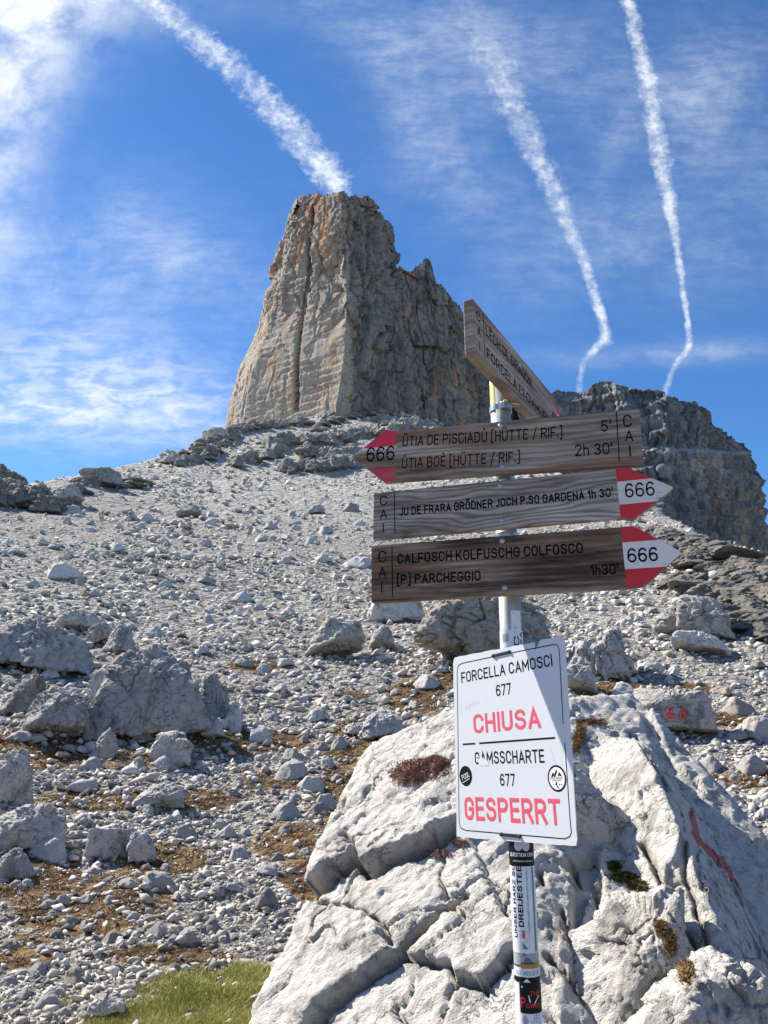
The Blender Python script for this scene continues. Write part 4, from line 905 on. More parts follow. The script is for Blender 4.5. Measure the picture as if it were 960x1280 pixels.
M_pwh = paint_mat('white_arrow_paint', (.72, .70, .66), wear=.0); M_pwhw = paint_mat('worn_white_arrow_paint', (.66, .63, .58), (.25, .22, .2), wear=.2)
M_ink = plain('black_letter_paint', (.006, .006, .007), .85)
M_ink.node_tree.nodes['Principled BSDF'].inputs['Specular IOR Level'].default_value = .1
M_bolt = plain('zinc_bolt', (.45, .47, .5), .3, .9)
def _arc(cx, cy, rx, ry, a0, a1, n=9): return [(cx + rx * math.cos(math.radians(a0 + (a1 - a0) * i / n)), cy + ry * math.sin(math.radians(a0 + (a1 - a0) * i / n))) for i in range(n + 1)]
_O = _arc(.28, .74, .28, .26, 90, 180) + _arc(.28, .26, .28, .26, 180, 360, 14) + _arc(.28, .74, .28, .26, 0, 90)
_C = _arc(.28, .74, .28, .26, 5, 180, 12) + _arc(.28, .26, .28, .26, 180, 355, 12)
_P = [(0, 0), (0, 1)] + _arc(.31, .74, .25, .26, 90, -90, 12) + [(0, .48)]
_S = _arc(.28, .765, .26, .235, 15, 262, 14) + _arc(.28, .265, .28, .265, 82, -165, 14)
_6 = _arc(.28, .29, .28, .29, 160, -200, 20)
GL = {'A': [[(0, 0), (.3, 1), (.6, 0)], [(.11, .3), (.49, .3)]], 'B': [[(0, 0), (0, 1)] + _arc(.3, .76, .22, .24, 90, -90, 10) + [(0, .52)], [(.28, .52)] + _arc(.3, .26, .26, .26, 90, -90, 10) + [(0, 0)]], 'C': [_C], 'D': [[(0, 0), (0, 1)] + _arc(.26, .7, .3, .3, 90, 0, 6) + _arc(.26, .3, .3, .3, 0, -90, 6) + [(0, 0)]],
      'E': [[(.48, 1), (0, 1), (0, 0), (.48, 0)], [(0, .52), (.42, .52)]], 'F': [[(.47, 1), (0, 1), (0, 0)], [(0, .5), (.4, .5)]], 'G': [_C[:-3] + [(.56, .3), (.56, .48), (.32, .48)]], 'H': [[(0, 0), (0, 1)], [(.55, 0), (.55, 1)], [(0, .52), (.55, .52)]], 'I': [[(0, 0), (0, 1)]],
      'J': [[(.38, 1)] + _arc(.16, .24, .22, .24, 0, -150, 9)], 'K': [[(0, 0), (0, 1)], [(.54, 1), (.02, .38)], [(.18, .56), (.58, 0)]], 'L': [[(0, 1), (0, 0), (.45, 0)]], 'M': [[(0, 0), (0, 1), (.35, .3), (.70, 1), (.70, 0)]], 'N': [[(0, 0), (0, 1), (.56, 0), (.56, 1)]],
      'O': [_O], 'P': [_P], 'R': [_P, [(.3, .48), (.57, 0)]], 'S': [_S], 'T': [[(0, 1), (.56, 1)], [(.28, 1), (.28, 0)]], 'U': [[(0, 1)] + _arc(.28, .27, .28, .27, 180, 360, 12) + [(.56, 1)]], 'V': [[(0, 1), (.29, 0), (.58, 1)]], 'W': [[(0, 1), (.2, 0), (.4, .8), (.6, 0), (.8, 1)]], 'Z': [[(0, 1), (.52, 1), (0, 0), (.52, 0)]],
      '0': [_O], '1': [[(0, .76), (.22, 1), (.22, 0)]], '2': [_arc(.28, .74, .27, .26, 165, -35, 12) + [(0, 0), (.56, 0)]], '3': [_arc(.27, .76, .25, .24, 155, -90, 12)[:-1] + [(.24, .52)], [(.24, .52)] + _arc(.27, .26, .28, .26, 88, -155, 12)], '5': [[(.5, 1), (.07, 1), (.03, .52)] + _arc(.27, .31, .28, .31, 130, -155, 13)],
      '6': [_6, _arc(.30, .60, .30, .40, 40, 90, 4) + _arc(.30, .55, .30, .45, 90, 182, 6) + [(0, .29)]], '7': [[(0, 1), (.54, 1), (.2, 0)]], 'h': [[(0, 0), (0, 1)], [(0, .48)] + _arc(.22, .46, .22, .22, 150, 0, 8) + [(.44, 0)]], '.': [[(0, 0), (0, .09)]], "'": [[(0, .74), (.02, 1.02)]],
      '9': [[(.5 - .5 * 0 + .06, .71)] + _arc(.28, .71, .28, .29, 0, 360, 18), [(.56, .71), (.52, .4), (.2, 0)]], '4': [[(.4, 0), (.4, 1), (0, .3), (.56, .3)]], 'Q': [_O, [(.34, .2), (.58, -.04)]], 'Y': [[(0, 1), (.28, .45), (.56, 1)], [(.28, .45), (.28, 0)]], 'X': [[(0, 1), (.56, 0)], [(0, 0), (.56, 1)]], '[': [[(.2, 1.08), (0, 1.08), (0, -.1), (.2, -.1)]], ']': [[(0, 1.08), (.2, 1.08), (.2, -.1), (0, -.1)]], '/': [[(0, -.05), (.36, 1.05)]], '-': [[(0, .45), (.3, .45)]], 'È': None, 'Ù': None, 'Ò': None, 'Ü': None, 'Ö': None}
for ch, ba, dd_ in (('È', 'E', 0), ('Ù', 'U', 0), ('Ò', 'O', 0), ('Ü', 'U', 1), ('Ö', 'O', 1)):
    GL[ch] = GL[ba] + ([[(.16, 1.14), (.16, 1.24)], [(.40, 1.14), (.40, 1.24)]] if dd_ else [[(.2, 1.28), (.32, 1.14)]])
def stroke_text(s, w, sp=.2):
    """monoline lettering of cap height 1: strips with a raised middle, (x, height, rise)"""
    Vs, Fs, x = [], [], 0.0; ns = 0
    for ch in s:
        if ch == ' ': x += .34; continue
        g = GL[ch]; wd = max(max(p[0] for p in st) for st in g)
        for st in g:
            pts = [(p[0] + x, (p[1] if (p[1] < 0 or p[1] > 1) else w / 2 + p[1] * (1 - w))) for p in st]; pts = [p for i, p in enumerate(pts) if i == 0 or math.hypot(p[0] - pts[i - 1][0], p[1] - pts[i - 1][1]) > 1e-4]
            dn = [pts[0]]
            for p in pts[1:]:
                a = dn[-1]; k_ = max(1, math.ceil(math.hypot(p[0] - a[0], p[1] - a[1]) / .26)); dn += [(a[0] + (p[0] - a[0]) * i / k_, a[1] + (p[1] - a[1]) * i / k_) for i in range(1, k_ + 1)]
            pts = dn; closed = math.hypot(pts[0][0] - pts[-1][0], pts[0][1] - pts[-1][1]) < 1e-3; n = len(pts); b0 = len(Vs); ns += 1
            for i, p in enumerate(pts):
                a = pts[i - 1] if i else (pts[-2] if closed else None); c = pts[i + 1] if i < n - 1 else (pts[1] if closed else None)
                d1 = None if a is None else ((p[0] - a[0]), (p[1] - a[1])); d2 = None if c is None else ((c[0] - p[0]), (c[1] - p[1]))
                nm = lambda d: (d[0] / math.hypot(*d), d[1] / math.hypot(*d)); d1 = nm(d1) if d1 else None; d2 = nm(d2) if d2 else None
                d1 = d1 or d2; d2 = d2 or d1; m_ = (d1[0] + d2[0], d1[1] + d2[1]); L = math.hypot(*m_); m_ = (m_[0] / L, m_[1] / L) if L > 1e-6 else d1; k = min(1 / max(m_[0] * d1[0] + m_[1] * d1[1], .3), 2.2) * w / 2
                q = p
                if not closed and i in (0, n - 1) and n > 1: e = .5 if abs(p[1] - 0) < 9 else 0; sg = -1 if i == 0 else 1; q = (p[0] + sg * m_[0] * w * .5, p[1] + sg * m_[1] * w * .5)
                Vs += [(q[0] - m_[1] * k, q[1] + m_[0] * k, 0), (q[0], q[1], 1 + .03 * (ns % 5)), (q[0] + m_[1] * k, q[1] - m_[0] * k, 0)]
            for i in range(n - 1):
                j = b0 + 3 * i; Fs += [(j, j + 3, j + 4, j + 1), (j + 1, j + 4, j + 5, j + 2)]
        x += wd + sp + w * .6
    return np.array(Vs, float), Fs
def text_width(V_): return V_[:, 0].max() - V_[:, 0].min()
def fit_text(s, x0, x1, z0, hcap, bold=.0, sp=1.0):
    """text whose ink fills x0..x1 with cap height hcap, standing on z0; bold = stroke width over cap height"""
    V_, Fc = stroke_text(s, bold if bold > .06 else .12, .2)
    V_[:, 1] *= hcap; w_ = text_width(V_); V_[:, 0] = (V_[:, 0] - V_[:, 0].min()) * (x1 - x0) / w_ + x0; V_[:, 1] += z0
    return V_, Fc
def flat_letters(name, items, y, parent, mat, th=.0004):
    """items: list of (V 2D, F); laid on the local XZ plane at y, facing -Y, with a little thickness"""
    last = None
    for V_, Fc in items:
        V_ = np.asarray(V_, float); vs = [(v[0], y - th * (.4 + .6 * v[2]) , v[1]) for v in V_]; me = bpy.data.meshes.new(name); me.from_pydata(vs, [], Fc); me.materials.append(mat); last = P_(name, me, parent=parent)
    return last
def prism(pts, y0, y1, bev=0.0):
    bm = bmesh.new(); a = [bm.verts.new((x, y0, z)) for x, z in pts]; c = [bm.verts.new((x, y1, z)) for x, z in pts]; bm.faces.new(a); bm.faces.new(c[::-1]); n = len(pts)
    for i in range(n): bm.faces.new((a[i], c[i], c[(i + 1) % n], a[(i + 1) % n]))
    bmesh.ops.recalc_face_normals(bm, faces=bm.faces)
    if bev: bmesh.ops.bevel(bm, geom=list(bm.edges), offset=bev, segments=2, affect='EDGES', profile=.6)
    return bm
def bolt(x, z, parent, y=0.0, r=.0052):
    bm = bmesh.new(); bmesh.ops.create_cone(bm, cap_ends=True, segments=20, radius1=r * 1.25, radius2=r * 1.2, depth=.0012); 
    r2 = bmesh.ops.create_uvsphere(bm, u_segments=18, v_segments=10, radius=r); bmesh.ops.scale(bm, verts=r2['verts'], vec=(1, 1, .62)); bmesh.ops.rotate(bm, verts=bm.verts, matrix=Matrix.Rotation(math.pi / 2, 3, 'X'))
    return P_('bolt', bm_mesh('bolt', bm, M_bolt, True), (x, y - .0008, z), parent=parent)
def line_item(x, z0, z1, w=.0022): return (np.array([[x - w / 2, z0, 0], [x + w / 2, z0, 0], [x + w / 2, z1, 0], [x - w / 2, z1, 0]]), [(0, 1, 2, 3)])
TH = .024
def clip_poly(poly, n, d):
    out = []
    for i in range(len(poly)):
        p, q = poly[i], poly[(i + 1) % len(poly)]; a, c = p[0] * n[0] + p[1] * n[1] - d, q[0] * n[0] + q[1] * n[1] - d
        if a <= 0: out.append(p)
        if (a < 0 < c) or (c < 0 < a): t = a / (a - c); out.append((p[0] + t * (q[0] - p[0]), p[1] + t * (q[1] - p[1])))
    return out
def board(label, origin, yaw, roll, outline, mat, bev=.0025):
    me = bm_mesh('direction_board', prism(outline, 0, TH, bev), mat); o = P_('direction_board', me, origin, Euler((0, -roll, -yaw), 'XYZ'), label=label); return o
def band(parent, outline, zlo, zhi, xcut, sgn, mat, y=-.0003):
    ins = [(x, z) for x, z in outline]; cx = sum(p[0] for p in ins) / len(ins); cz = sum(p[1] for p in ins) / len(ins)
    poly = clip_poly(outline, (0, 1), zhi); poly = clip_poly(poly, (0, -1), -zlo); poly = clip_poly(poly, (-sgn, 0), -sgn * xcut)
    # keep it inside the rounded edge
    c0 = (sum(p[0] for p in poly) / len(poly), sum(p[1] for p in poly) / len(poly)); f = .985
    bm = prism(poly, y, 0.0004); me = bm_mesh('paint_band', bm, mat); return P_('paint_band', me, parent=parent)
Y0 = 1.80 - PR - TH - .004
# world x,z of a board's origin: the point of its front face in front of the pole
def org(px, py): return W(px, py, Y0)
def rel(q, z, x): pass
import numpy.linalg as la_
def to_local(o_org, yaw, roll, px, py):
    """board coordinates of an image point lying on the board plane"""
    ax = np.array([math.cos(yaw) * math.cos(roll), -math.sin(yaw) * math.cos(roll), math.sin(roll)]); up = np.array([-math.cos(yaw) * math.sin(roll), math.sin(yaw) * math.sin(roll), math.cos(roll)])
    r = ray(px, py); n = np.cross(ax, up); t = (o_org @ n) / (r @ n); d = r * t - o_org; return float(d @ ax), float(d @ up)
def mk(o_org, yaw, roll, L): return [to_local(o_org, yaw, roll, *p) for p in L]
def fit_on(o_org, yaw, roll, s, p0, p1, hpx, bold=0.0, sp=1.0):
    """lettering spanning baseline p0->p1 (image points on the board)"""
    a = to_local(o_org, yaw, roll, *p0); c = to_local(o_org, yaw, roll, *p1); t = to_local(o_org, yaw, roll, p0[0], p0[1] - hpx)
    L = math.hypot(c[0] - a[0], c[1] - a[1])
    if s == 'I': L = bold * abs(t[1] - a[1]); c = (a[0] + L, a[1])
    V_, Fc = fit_text(s, 0, L, 0, abs(t[1] - a[1]), bold, sp); an = math.atan2(c[1] - a[1], c[0] - a[0]); ca, sa = math.cos(an), math.sin(an)
    V2 = V_.copy(); V2[:, 0] = V_[:, 0] * ca - V_[:, 1] * sa + a[0]; V2[:, 1] = V_[:, 0] * sa + V_[:, 1] * ca + a[1]; return V2, Fc
# --- board pointing left
o1 = org(626.5, 557); y1, r1_ = math.radians(17.0), math.radians(-1.6)
out1 = mk(o1, y1, r1_, [(440, 571), (480.6, 602.6), (494, 600.5), (804.5, 580), (799, 510), (495.5, 539), (482, 538)]); 
b1 = board('long trail board pointing left to two mountain huts', o1, y1, r1_, out1, wood_mat('weathered_wood_warm', 3.0, G1, 9.0, .65))
q = to_local(o1, y1, r1_, 495, 570)
band(b1, out1, to_local(o1, y1, r1_, 490, 557)[1], .2, q[0], -1, M_predw); band(b1, out1, -.2, to_local(o1, y1, r1_, 490, 585)[1], q[0], -1, M_predw)
band(b1, out1, to_local(o1, y1, r1_, 494, 560.5)[1], to_local(o1, y1, r1_, 494, 557.5)[1], q[0], -1, M_pwhw).scale = (1, 1, 1)
items = [fit_on(o1, y1, r1_, 'ÜTIA DE PISCIADÙ [HÜTTE / RIF.]', (503, 558.5), (703, 547), 13, .125), fit_on(o1, y1, r1_, 'ÜTIA BOÈ [HÜTTE / RIF.]', (502, 586), (650, 577.5), 13, .125), fit_on(o1, y1, r1_, "5'", (751, 540), (764, 539.3), 14.5, .125), fit_on(o1, y1, r1_, "2h 30'", (718, 570.5), (766, 567.5), 14.5, .125),
         fit_on(o1, y1, r1_, 'C', (779, 534), (790, 533.5), 15, .115), fit_on(o1, y1, r1_, 'A', (781, 552), (792, 551.5), 14, .115), fit_on(o1, y1, r1_, 'I', (787, 570.5), (789, 570.5), 14, .115)]
a = to_local(o1, y1, r1_, 769.5, 515); c = to_local(o1, y1, r1_, 775, 577); items.append(line_item((a[0] + c[0]) / 2, c[1], a[1]))
flat_letters('lettering', items, -.0002, b1, M_ink); flat_letters('route_number', [fit_on(o1, y1, r1_, '666', (458, 577.5), (493, 575), 18, .12)], -.0008, b1, M_ink)
for p in ((625.5, 532), (627.7, 583)): q = to_local(o1, y1, r1_, *p); bolt(q[0], q[1], b1)
# --- middle board
o2 = org(626, 628); y2, r2_ = math.radians(17.0), math.radians(0.5)
out2 = mk(o2, y2, r2_, [(466, 674), (775, 647), (790, 648.5), (795, 647), (841.6, 610), (838, 607.5), (788, 586), (783, 584.8), (770, 586), (467, 616)])
b2 = board('middle trail board of grey swirled wood pointing right', o2, y2, r2_, out2, wood_mat('weathered_wood_grey', 11.0, G2, 30.0, 0.0, .5))
q = to_local(o2, y2, r2_, 772.5, 615); z1_ = to_local(o2, y2, r2_, 790, 600.3)[1]; z2_ = to_local(o2, y2, r2_, 790, 629.5)[1]
band(b2, out2, z1_, .2, q[0], 1, M_pred); band(b2, out2, z2_ + .0002, z1_ - .0002, q[0], 1, M_pwhw); band(b2, out2, -.2, z2_, q[0], 1, M_pred)
items = [fit_on(o2, y2, r2_, 'JU DE FRARA GRÖDNER JOCH P.SO GARDENA 1h 30\'', (499, 645), (767, 621), 10.5, .185)]
for ch, py in (('C', 632), ('A', 649), ('I', 666)): items.append(fit_on(o2, y2, r2_, ch, (475 if ch != 'I' else 478.5, py), (484 if ch != 'I' else 480, py - .7), 12, .115))
a = to_local(o2, y2, r2_, 493, 616); c = to_local(o2, y2, r2_, 492.5, 667); items.append(line_item(a[0], c[1], a[1]))
flat_letters('lettering', items, -.0002, b2, M_ink); flat_letters('route_number', [fit_on(o2, y2, r2_, '666', (782, 622.5), (819, 619.5), 18, .12)], -.0008, b2, M_ink)
for p in ((625, 607), (627, 650)): q = to_local(o2, y2, r2_, *p); bolt(q[0], q[1], b2)
# --- lowest board
o3 = org(629, 705); y3, r3_ = math.radians(16.0), math.radians(0.5)
out3 = mk(o3, y3, r3_, [(464, 753), (782.5, 735), (802, 732.5), (808, 730), (852, 691.6), (849, 688.5), (797, 660), (788, 657.8), (776, 658.6), (464, 682)])
b3 = board('lowest trail board of dark stained wood pointing right', o3, y3, r3_, out3, wood_mat('weathered_wood_dark', 23.0, G3, 7.0, .3))
q = to_local(o3, y3, r3_, 779.5, 695); z1_ = to_local(o3, y3, r3_, 800, 676.5)[1]; z2_ = to_local(o3, y3, r3_, 800, 710.5)[1]
band(b3, out3, z1_, .2, q[0], 1, M_pred); band(b3, out3, z2_ + .0002, z1_ - .0002, q[0], 1, M_pwh); band(b3, out3, -.2, z2_, q[0], 1, M_pred)
items = [fit_on(o3, y3, r3_, 'CALFOSCH KOLFUSCHG COLFOSCO', (497, 705), (729, 691.5), 12.5, .175), fit_on(o3, y3, r3_, '[P] PARCHEGGIO', (496, 731), (601, 726), 12.5, .175), fit_on(o3, y3, r3_, "1h30'", (738, 719.5), (774, 718), 13.5, .17)]
for ch, py in (('C', 703), ('A', 722.5), ('I', 741)): items.append(fit_on(o3, y3, r3_, ch, (473 if ch != 'I' else 476.5, py), (483 if ch != 'I' else 478, py - .6), 14, .115))
a = to_local(o3, y3, r3_, 490, 682); c = to_local(o3, y3, r3_, 489.5, 746); items.append(line_item(a[0], c[1], a[1]))
flat_letters('lettering', items, -.0002, b3, M_ink); flat_letters('route_number', [fit_on(o3, y3, r3_, '666', (785, 703.5), (823, 701.5), 18, .135)], -.0008, b3, M_ink)
for p in ((627.7, 676), (630.7, 734.5)): q = to_local(o3, y3, r3_, *p); bolt(q[0], q[1], b3)
# --- top board seen nearly end-on: faces right, runs away from the camera
yaw4 = -math.radians(90 - 29.5)     # its +x axis points away and to the right
o4 = np.array([PX + (PR + .006) * .87 + TH * .87, PY - (PR + .006) * .49 - TH * .49, 0.879])
hz = .0685
out4 = [(-.297, -hz), (.28, -hz), (.30, -hz), (.375, 0), (.30, hz), (.28, hz), (-.297, hz)]
b4 = board('topmost trail board turned almost end-on, pointing away', o4, yaw4, 0.0, out4, wood_mat('weathered_wood_pale', 31.0, G4, 16.0))
b4.location = Vector(o4) - Vector(post.location)
band(b4, out4, hz * .35, .2, .312, 1, M_pred); band(b4, out4, -.2, -hz * .35, .312, 1, M_pred); band(b4, out4, -hz * .35 + .0003, hz * .35 - .0003, .312, 1, M_pwh)
items = [fit_text('LÈCH DL DRAGÒN', -.225, .09, .012, .027, .14), fit_text('FORCELA DI CIAMURC', -.225, .235, -.046, .027, .14), fit_text('C', -.278, -.256, .026, .024), fit_text('A', -.278, -.256, -.012, .024), fit_text('I', -.268, -.265, -.050, .024), line_item(-.238, -.058, .058, .003)]
flat_letters('lettering', items, -.0002, b4, M_ink); flat_letters('route_number', [fit_text('666', .262, .305, -.016, .030, .12)], -.0008, b4, M_ink)
bolt(0.0, -.038, b4); bolt(0, .038, b4)
# clamp that carries the topmost board
zc = W(627, 513, PY)[2]
bm = bmesh.new(); bmesh.ops.create_cone(bm, cap_ends=True, segments=40, radius1=PR + .003, radius2=PR + .003, depth=.014); clamp = P_('pipe_clamp', bm_mesh('pipe_clamp', bm, M_bolt, False), (PX, PY, zc))
bm = bmesh.new(); bmesh.ops.create_cube(bm, size=1); bmesh.ops.scale(bm, verts=bm.verts, vec=(.022, .016, .022)); bmesh.ops.bevel(bm, geom=list(bm.edges), offset=.002, segments=2, affect='EDGES')
P_('clamp_block', bm_mesh('clamp_block', bm, M_bolt), (.012, -PR - .006, .002), (0, 0, .2), parent=clamp)
bm = bmesh.new(); bmesh.ops.create_cone(bm, cap_ends=True, segments=12, radius1=.003, radius2=.003, depth=.05); bmesh.ops.rotate(bm, verts=bm.verts, matrix=Matrix.Rotation(math.pi / 2, 3, 'Y')); P_('clamp_bolt', bm_mesh('clamp_bolt', bm, M_bolt, True), (.02, -PR - .006, .006), (0, 0, .2), parent=clamp)
for z in (W(625, 607, PY)[2] + .012, W(627, 676, PY)[2] + .011):
    bm = bmesh.new(); bmesh.ops.create_cone(bm, cap_ends=True, segments=32, radius1=PR + .0025, radius2=PR + .0025, depth=.010); P_('pipe_clamp', bm_mesh('pipe_clamp', bm, M_bolt), (PX, PY, z))

# --- white closure sign
n_w = (-math.sin(math.radians(55.5)), -math.cos(math.radians(55.5)))
WD = .0018
ow = np.array([PX + n_w[0] * (PR + .004 + WD), PY + n_w[1] * (PR + .004 + WD), W(640, 925, 1.76)[2]]); yw, rw = math.radians(55.5), math.radians(1.6)
outw = mk(ow, yw, rw, [(571, 1046), (722, 1058), (705, 794), (566, 822)])
m, b, bs = new_mat('white_sign_sheet'); tc = b.node('ShaderNodeTexCoord').outputs['Object']
c = b.mix(b.mapr(b.noise(tc, 5, 5, .6), .4, .75, 0, .12), (.60, .63, .66), (.48, .51, .55)); sc_ = b.mapr(b.noise(b.vm('MULTIPLY', tc, (40, 1, 400)), 1, 2), .73, .76, 0, .3); b.put(bs.inputs['Base Color'], b.mix(sc_, c, (.45, .46, .48)))
bs.inputs['Roughness'].default_value = .42; M_wh = m
# outline with chipped corners, a nick and a slit in the top edge
xl, xr_ = (outw[0][0] + outw[3][0]) / 2, (outw[1][0] + outw[2][0]) / 2
def lerp(p, q, t): return (p[0] + (q[0] - p[0]) * t, p[1] + (q[1] - p[1]) * t)
bl, br, tr, tl = outw; e_ = []
def edge(p, q, n, amp, seed):
    g = random.Random(seed); L = []
    for i in range(n):
        t = i / n; x, z = lerp(p, q, t); L.append((x + g.uniform(-amp, amp), z + g.uniform(-amp, amp)))
    return L
sl_ = lerp(tl, tr, .765)
pts = edge(bl, br, 22, .0008, 1) + [(br[0] - .004, br[1] + .001), (br[0], br[1] + .012)] + edge((br[0], br[1] + .012), (tr[0], tr[1] - .018), 20, .0008, 2) + [(tr[0] + .002, tr[1] - .018), (tr[0] - .004, tr[1] - .004)] + edge((tr[0] - .006, tr[1] - .001), (sl_[0] + .001, sl_[1]), 5, .0006, 3) + [(sl_[0], sl_[1] - .022), (sl_[0] - .001, sl_[1] - .003)] + edge((sl_[0] - .008, sl_[1] - .002), (tl[0] + .010, tl[1]), 14, .0008, 4) + [(tl[0] + .006, tl[1] - .001), (tl[0] + .001, tl[1] - .012)] + edge((tl[0], tl[1] - .014), (bl[0], bl[1] + .004), 22, .0009, 5)
bmw = prism(pts, 0, WD); bmesh.ops.triangulate(bmw, faces=[f for f in bmw.faces if len(f.verts) > 4])
ws = P_('closure_sign', bm_mesh('closure_sign', bmw, M_wh), ow, Euler((0, -rw, -yw), 'XYZ'), label='white sheet metal sign in black and red saying the path is closed')
M_pink = plain('faded_red_print', (.70, .09, .13), .5)
Bw = .15
def fw_(s, p0, p1, h, bold=Bw): return fit_on(ow, yw, rw, s, p0, p1, h, bold)
items = [fw_('FORCELLA CAMOSCI', (577, 854), (691, 832.5), 13.5), fw_('677', (620.5, 870.5), (639.5, 868), 14.5), fw_('GAMSSCHARTE', (594, 955.5), (681, 953.5), 15.5), fw_('677', (625.5, 982.5), (644.5, 983), 15.5)]
def ribbon(L, w):
    out = []
    L = [to_local(ow, yw, rw, *p) for p in L]
    for a, c in zip(L[:-1], L[1:]):
        dx, dz = c[0] - a[0], c[1] - a[1]; l = math.hypot(dx, dz) + 1e-9; nx, nz2 = -dz / l * w / 2, dx / l * w / 2
        out.append((np.array([[a[0] - nx, a[1] - nz2, 0], [c[0] - nx, c[1] - nz2, 0], [c[0] + nx, c[1] + nz2, 0], [a[0] + nx, a[1] + nz2, 0]]), [(0, 1, 2, 3)]))
    return out
flat_letters('lettering', items, -.0001, ws, M_ink, .0003)
flat_letters('red_lettering', [fw_('CHIUSA', (592.5, 917), (677, 910), 24, .18), fw_('GESPERRT', (581.5, 1025), (702.5, 1032), 29, .18)], -.0001, ws, M_pink, .0003)
fr = [(571.5, 838), (573, 832), (578, 829), (640, 816), (690, 806), (696, 806), (699, 811), (704, 905)]
fr2 = [(706, 928), (713, 1030), (714.5, 1040), (712, 1046), (706, 1048.5), (640, 1043), (582, 1038), (576, 1035), (574, 1028), (571.5, 838)]
flat_letters('border_line', ribbon(fr, .0022) + ribbon(fr2, .0022), -.0001, ws, M_ink, .0003)
flat_letters('divider_line', ribbon([(578.5, 930.5), (594, 929.5)], .004) + ribbon([(599, 929.2), (694, 922.3)], .004), -.0001, ws, M_ink, .0003)
# peeled print on the first letters, pencil scribble
M_chip = plain('bare_chip', (.66, .68, .70), .5)
pc = [to_local(ow, yw, rw, *p) for p in [(596, 948.5), (603, 947), (610, 951), (611, 957), (600, 957)]]
flat_letters('peeled_patch', [(np.array([[x, z, 0] for x, z in pc]), [tuple(range(5))])], -.0005, ws, M_chip, .0001)
M_pen = plain('pencil_grey', (.50, .53, .58), .6)
flat_letters('scribble', ribbon([(582, 878), (583, 887), (583, 882), (586, 886), (588, 879), (590, 884), (592, 878), (595, 882), (595, 876), (598, 880), (598, 875)], .0009) + ribbon([(576, 881), (577, 893)], .0012) + ribbon([(688, 935), (694, 953)], .0012) + ribbon([(607, 877), (608, 882)], .001), -.0001, ws, M_pen, .0002)
def disc(cx, cz, rx, rz, n=28): return (np.array([[cx + rx * math.cos(t * 2 * math.pi / n), cz + rz * math.sin(t * 2 * math.pi / n), 0] for t in range(n)]), [tuple(range(n))])
def tl_(p): return to_local(ow, yw, rw, *p)
c1 = tl_((582.2, 970)); rz1 = abs(tl_((582.2, 957.3))[1] - c1[1]); bk = flat_letters('black_round_sticker', [disc(c1[0], c1[1], rz1, rz1)], -.0001, ws, M_ink, .0003)
M_w2 = plain('white_print', (.8, .8, .8), .5)
V_, Fc_ = fit_text('POOL', -.014, .014, -.006, .012, .13); an = .35; V2 = V_.copy(); V2[:, 0] = V_[:, 0] * math.cos(an) - V_[:, 1] * math.sin(an) + c1[0]; V2[:, 1] = V_[:, 0] * math.sin(an) + V_[:, 1] * math.cos(an) + c1[1]
flat_letters('sticker_lettering', [(V2, Fc_), (np.array([[c1[0] - .012, c1[1] - .016, 0], [c1[0] + .014, c1[1] - .006, 0], [c1[0] + .014, c1[1] - .0045, 0], [c1[0] - .012, c1[1] - .0145, 0]]), [(0, 1, 2, 3)])], -.0005, ws, M_w2, .0002)
c2 = tl_((696.2, 973)); rz2 = abs(tl_((696.2, 956.5))[1] - c2[1])
flat_letters('mountain_badge', [disc(c2[0], c2[1], rz2, rz2 * 1.02)], -.0001, ws, M_ink, .0003); flat_letters('badge_field', [disc(c2[0], c2[1], rz2 * .84, rz2 * .86)], -.0005, ws, M_w2, .0001)
k = rz2
tri = lambda L: (np.array([[c2[0] + x * k, c2[1] + z * k, 0] for x, z in L]), [tuple(range(len(L)))])
flat_letters('badge_drawing', [tri([(-.62, .12), (-.35, .48), (-.22, .3), (-.42, .1)]), tri([(-.3, .12), (0, .72), (.1, .5), (-.08, .25), (-.12, .1)]), tri([(.12, .1), (.28, .5), (.4, .42), (.62, .12), (.3, .22)]), fit_text('DOLOMITI', c2[0] - k * .68, c2[0] + k * .68, c2[1] - k * .06, k * .14, .12), tri([(-.1, -.25), (.02, -.25), (-.05, -.45), (.2, -.75), (.1, -.78), (-.2, -.45)]), tri([(-.5, -.14), (.5, -.14), (.5, -.17), (-.5, -.17)]), tri([(.2, -.4), (.3, -.4), (.3, -.5), (.2, -.5)]), tri([(.4, -.4), (.5, -.4), (.5, -.5), (.4, -.5)])], -.0007, ws, M_ink, .0001)
# zip ties
M_zip = plain('black_plastic_tie', (.015, .015, .016), .4)
for (xa, ya), (xb, yb) in (((617, 820), (637, 815)), ((627, 1043), (650, 1045.5))):
    a, c = tl_((xa, ya)), tl_((xb, yb)); L = math.hypot(c[0] - a[0], c[1] - a[1]); bm = bmesh.new(); bmesh.ops.create_cube(bm, size=1); bmesh.ops.scale(bm, verts=bm.verts, vec=(L, .003, .0062)); bmesh.ops.bevel(bm, geom=list(bm.edges), offset=.001, segments=2, affect='EDGES')
    for e in (-1, 1):
        r2 = bmesh.ops.create_uvsphere(bm, u_segments=10, v_segments=6, radius=.0048); bmesh.ops.translate(bm, verts=r2['verts'], vec=(e * L / 2, .001, 0))
    P_('zip_tie', bm_mesh('zip_tie', bm, M_zip, False), ((a[0] + c[0]) / 2, -.0018, (a[1] + c[1]) / 2), (0, -math.atan2(c[1] - a[1], c[0] - a[0]), 0), parent=ws)

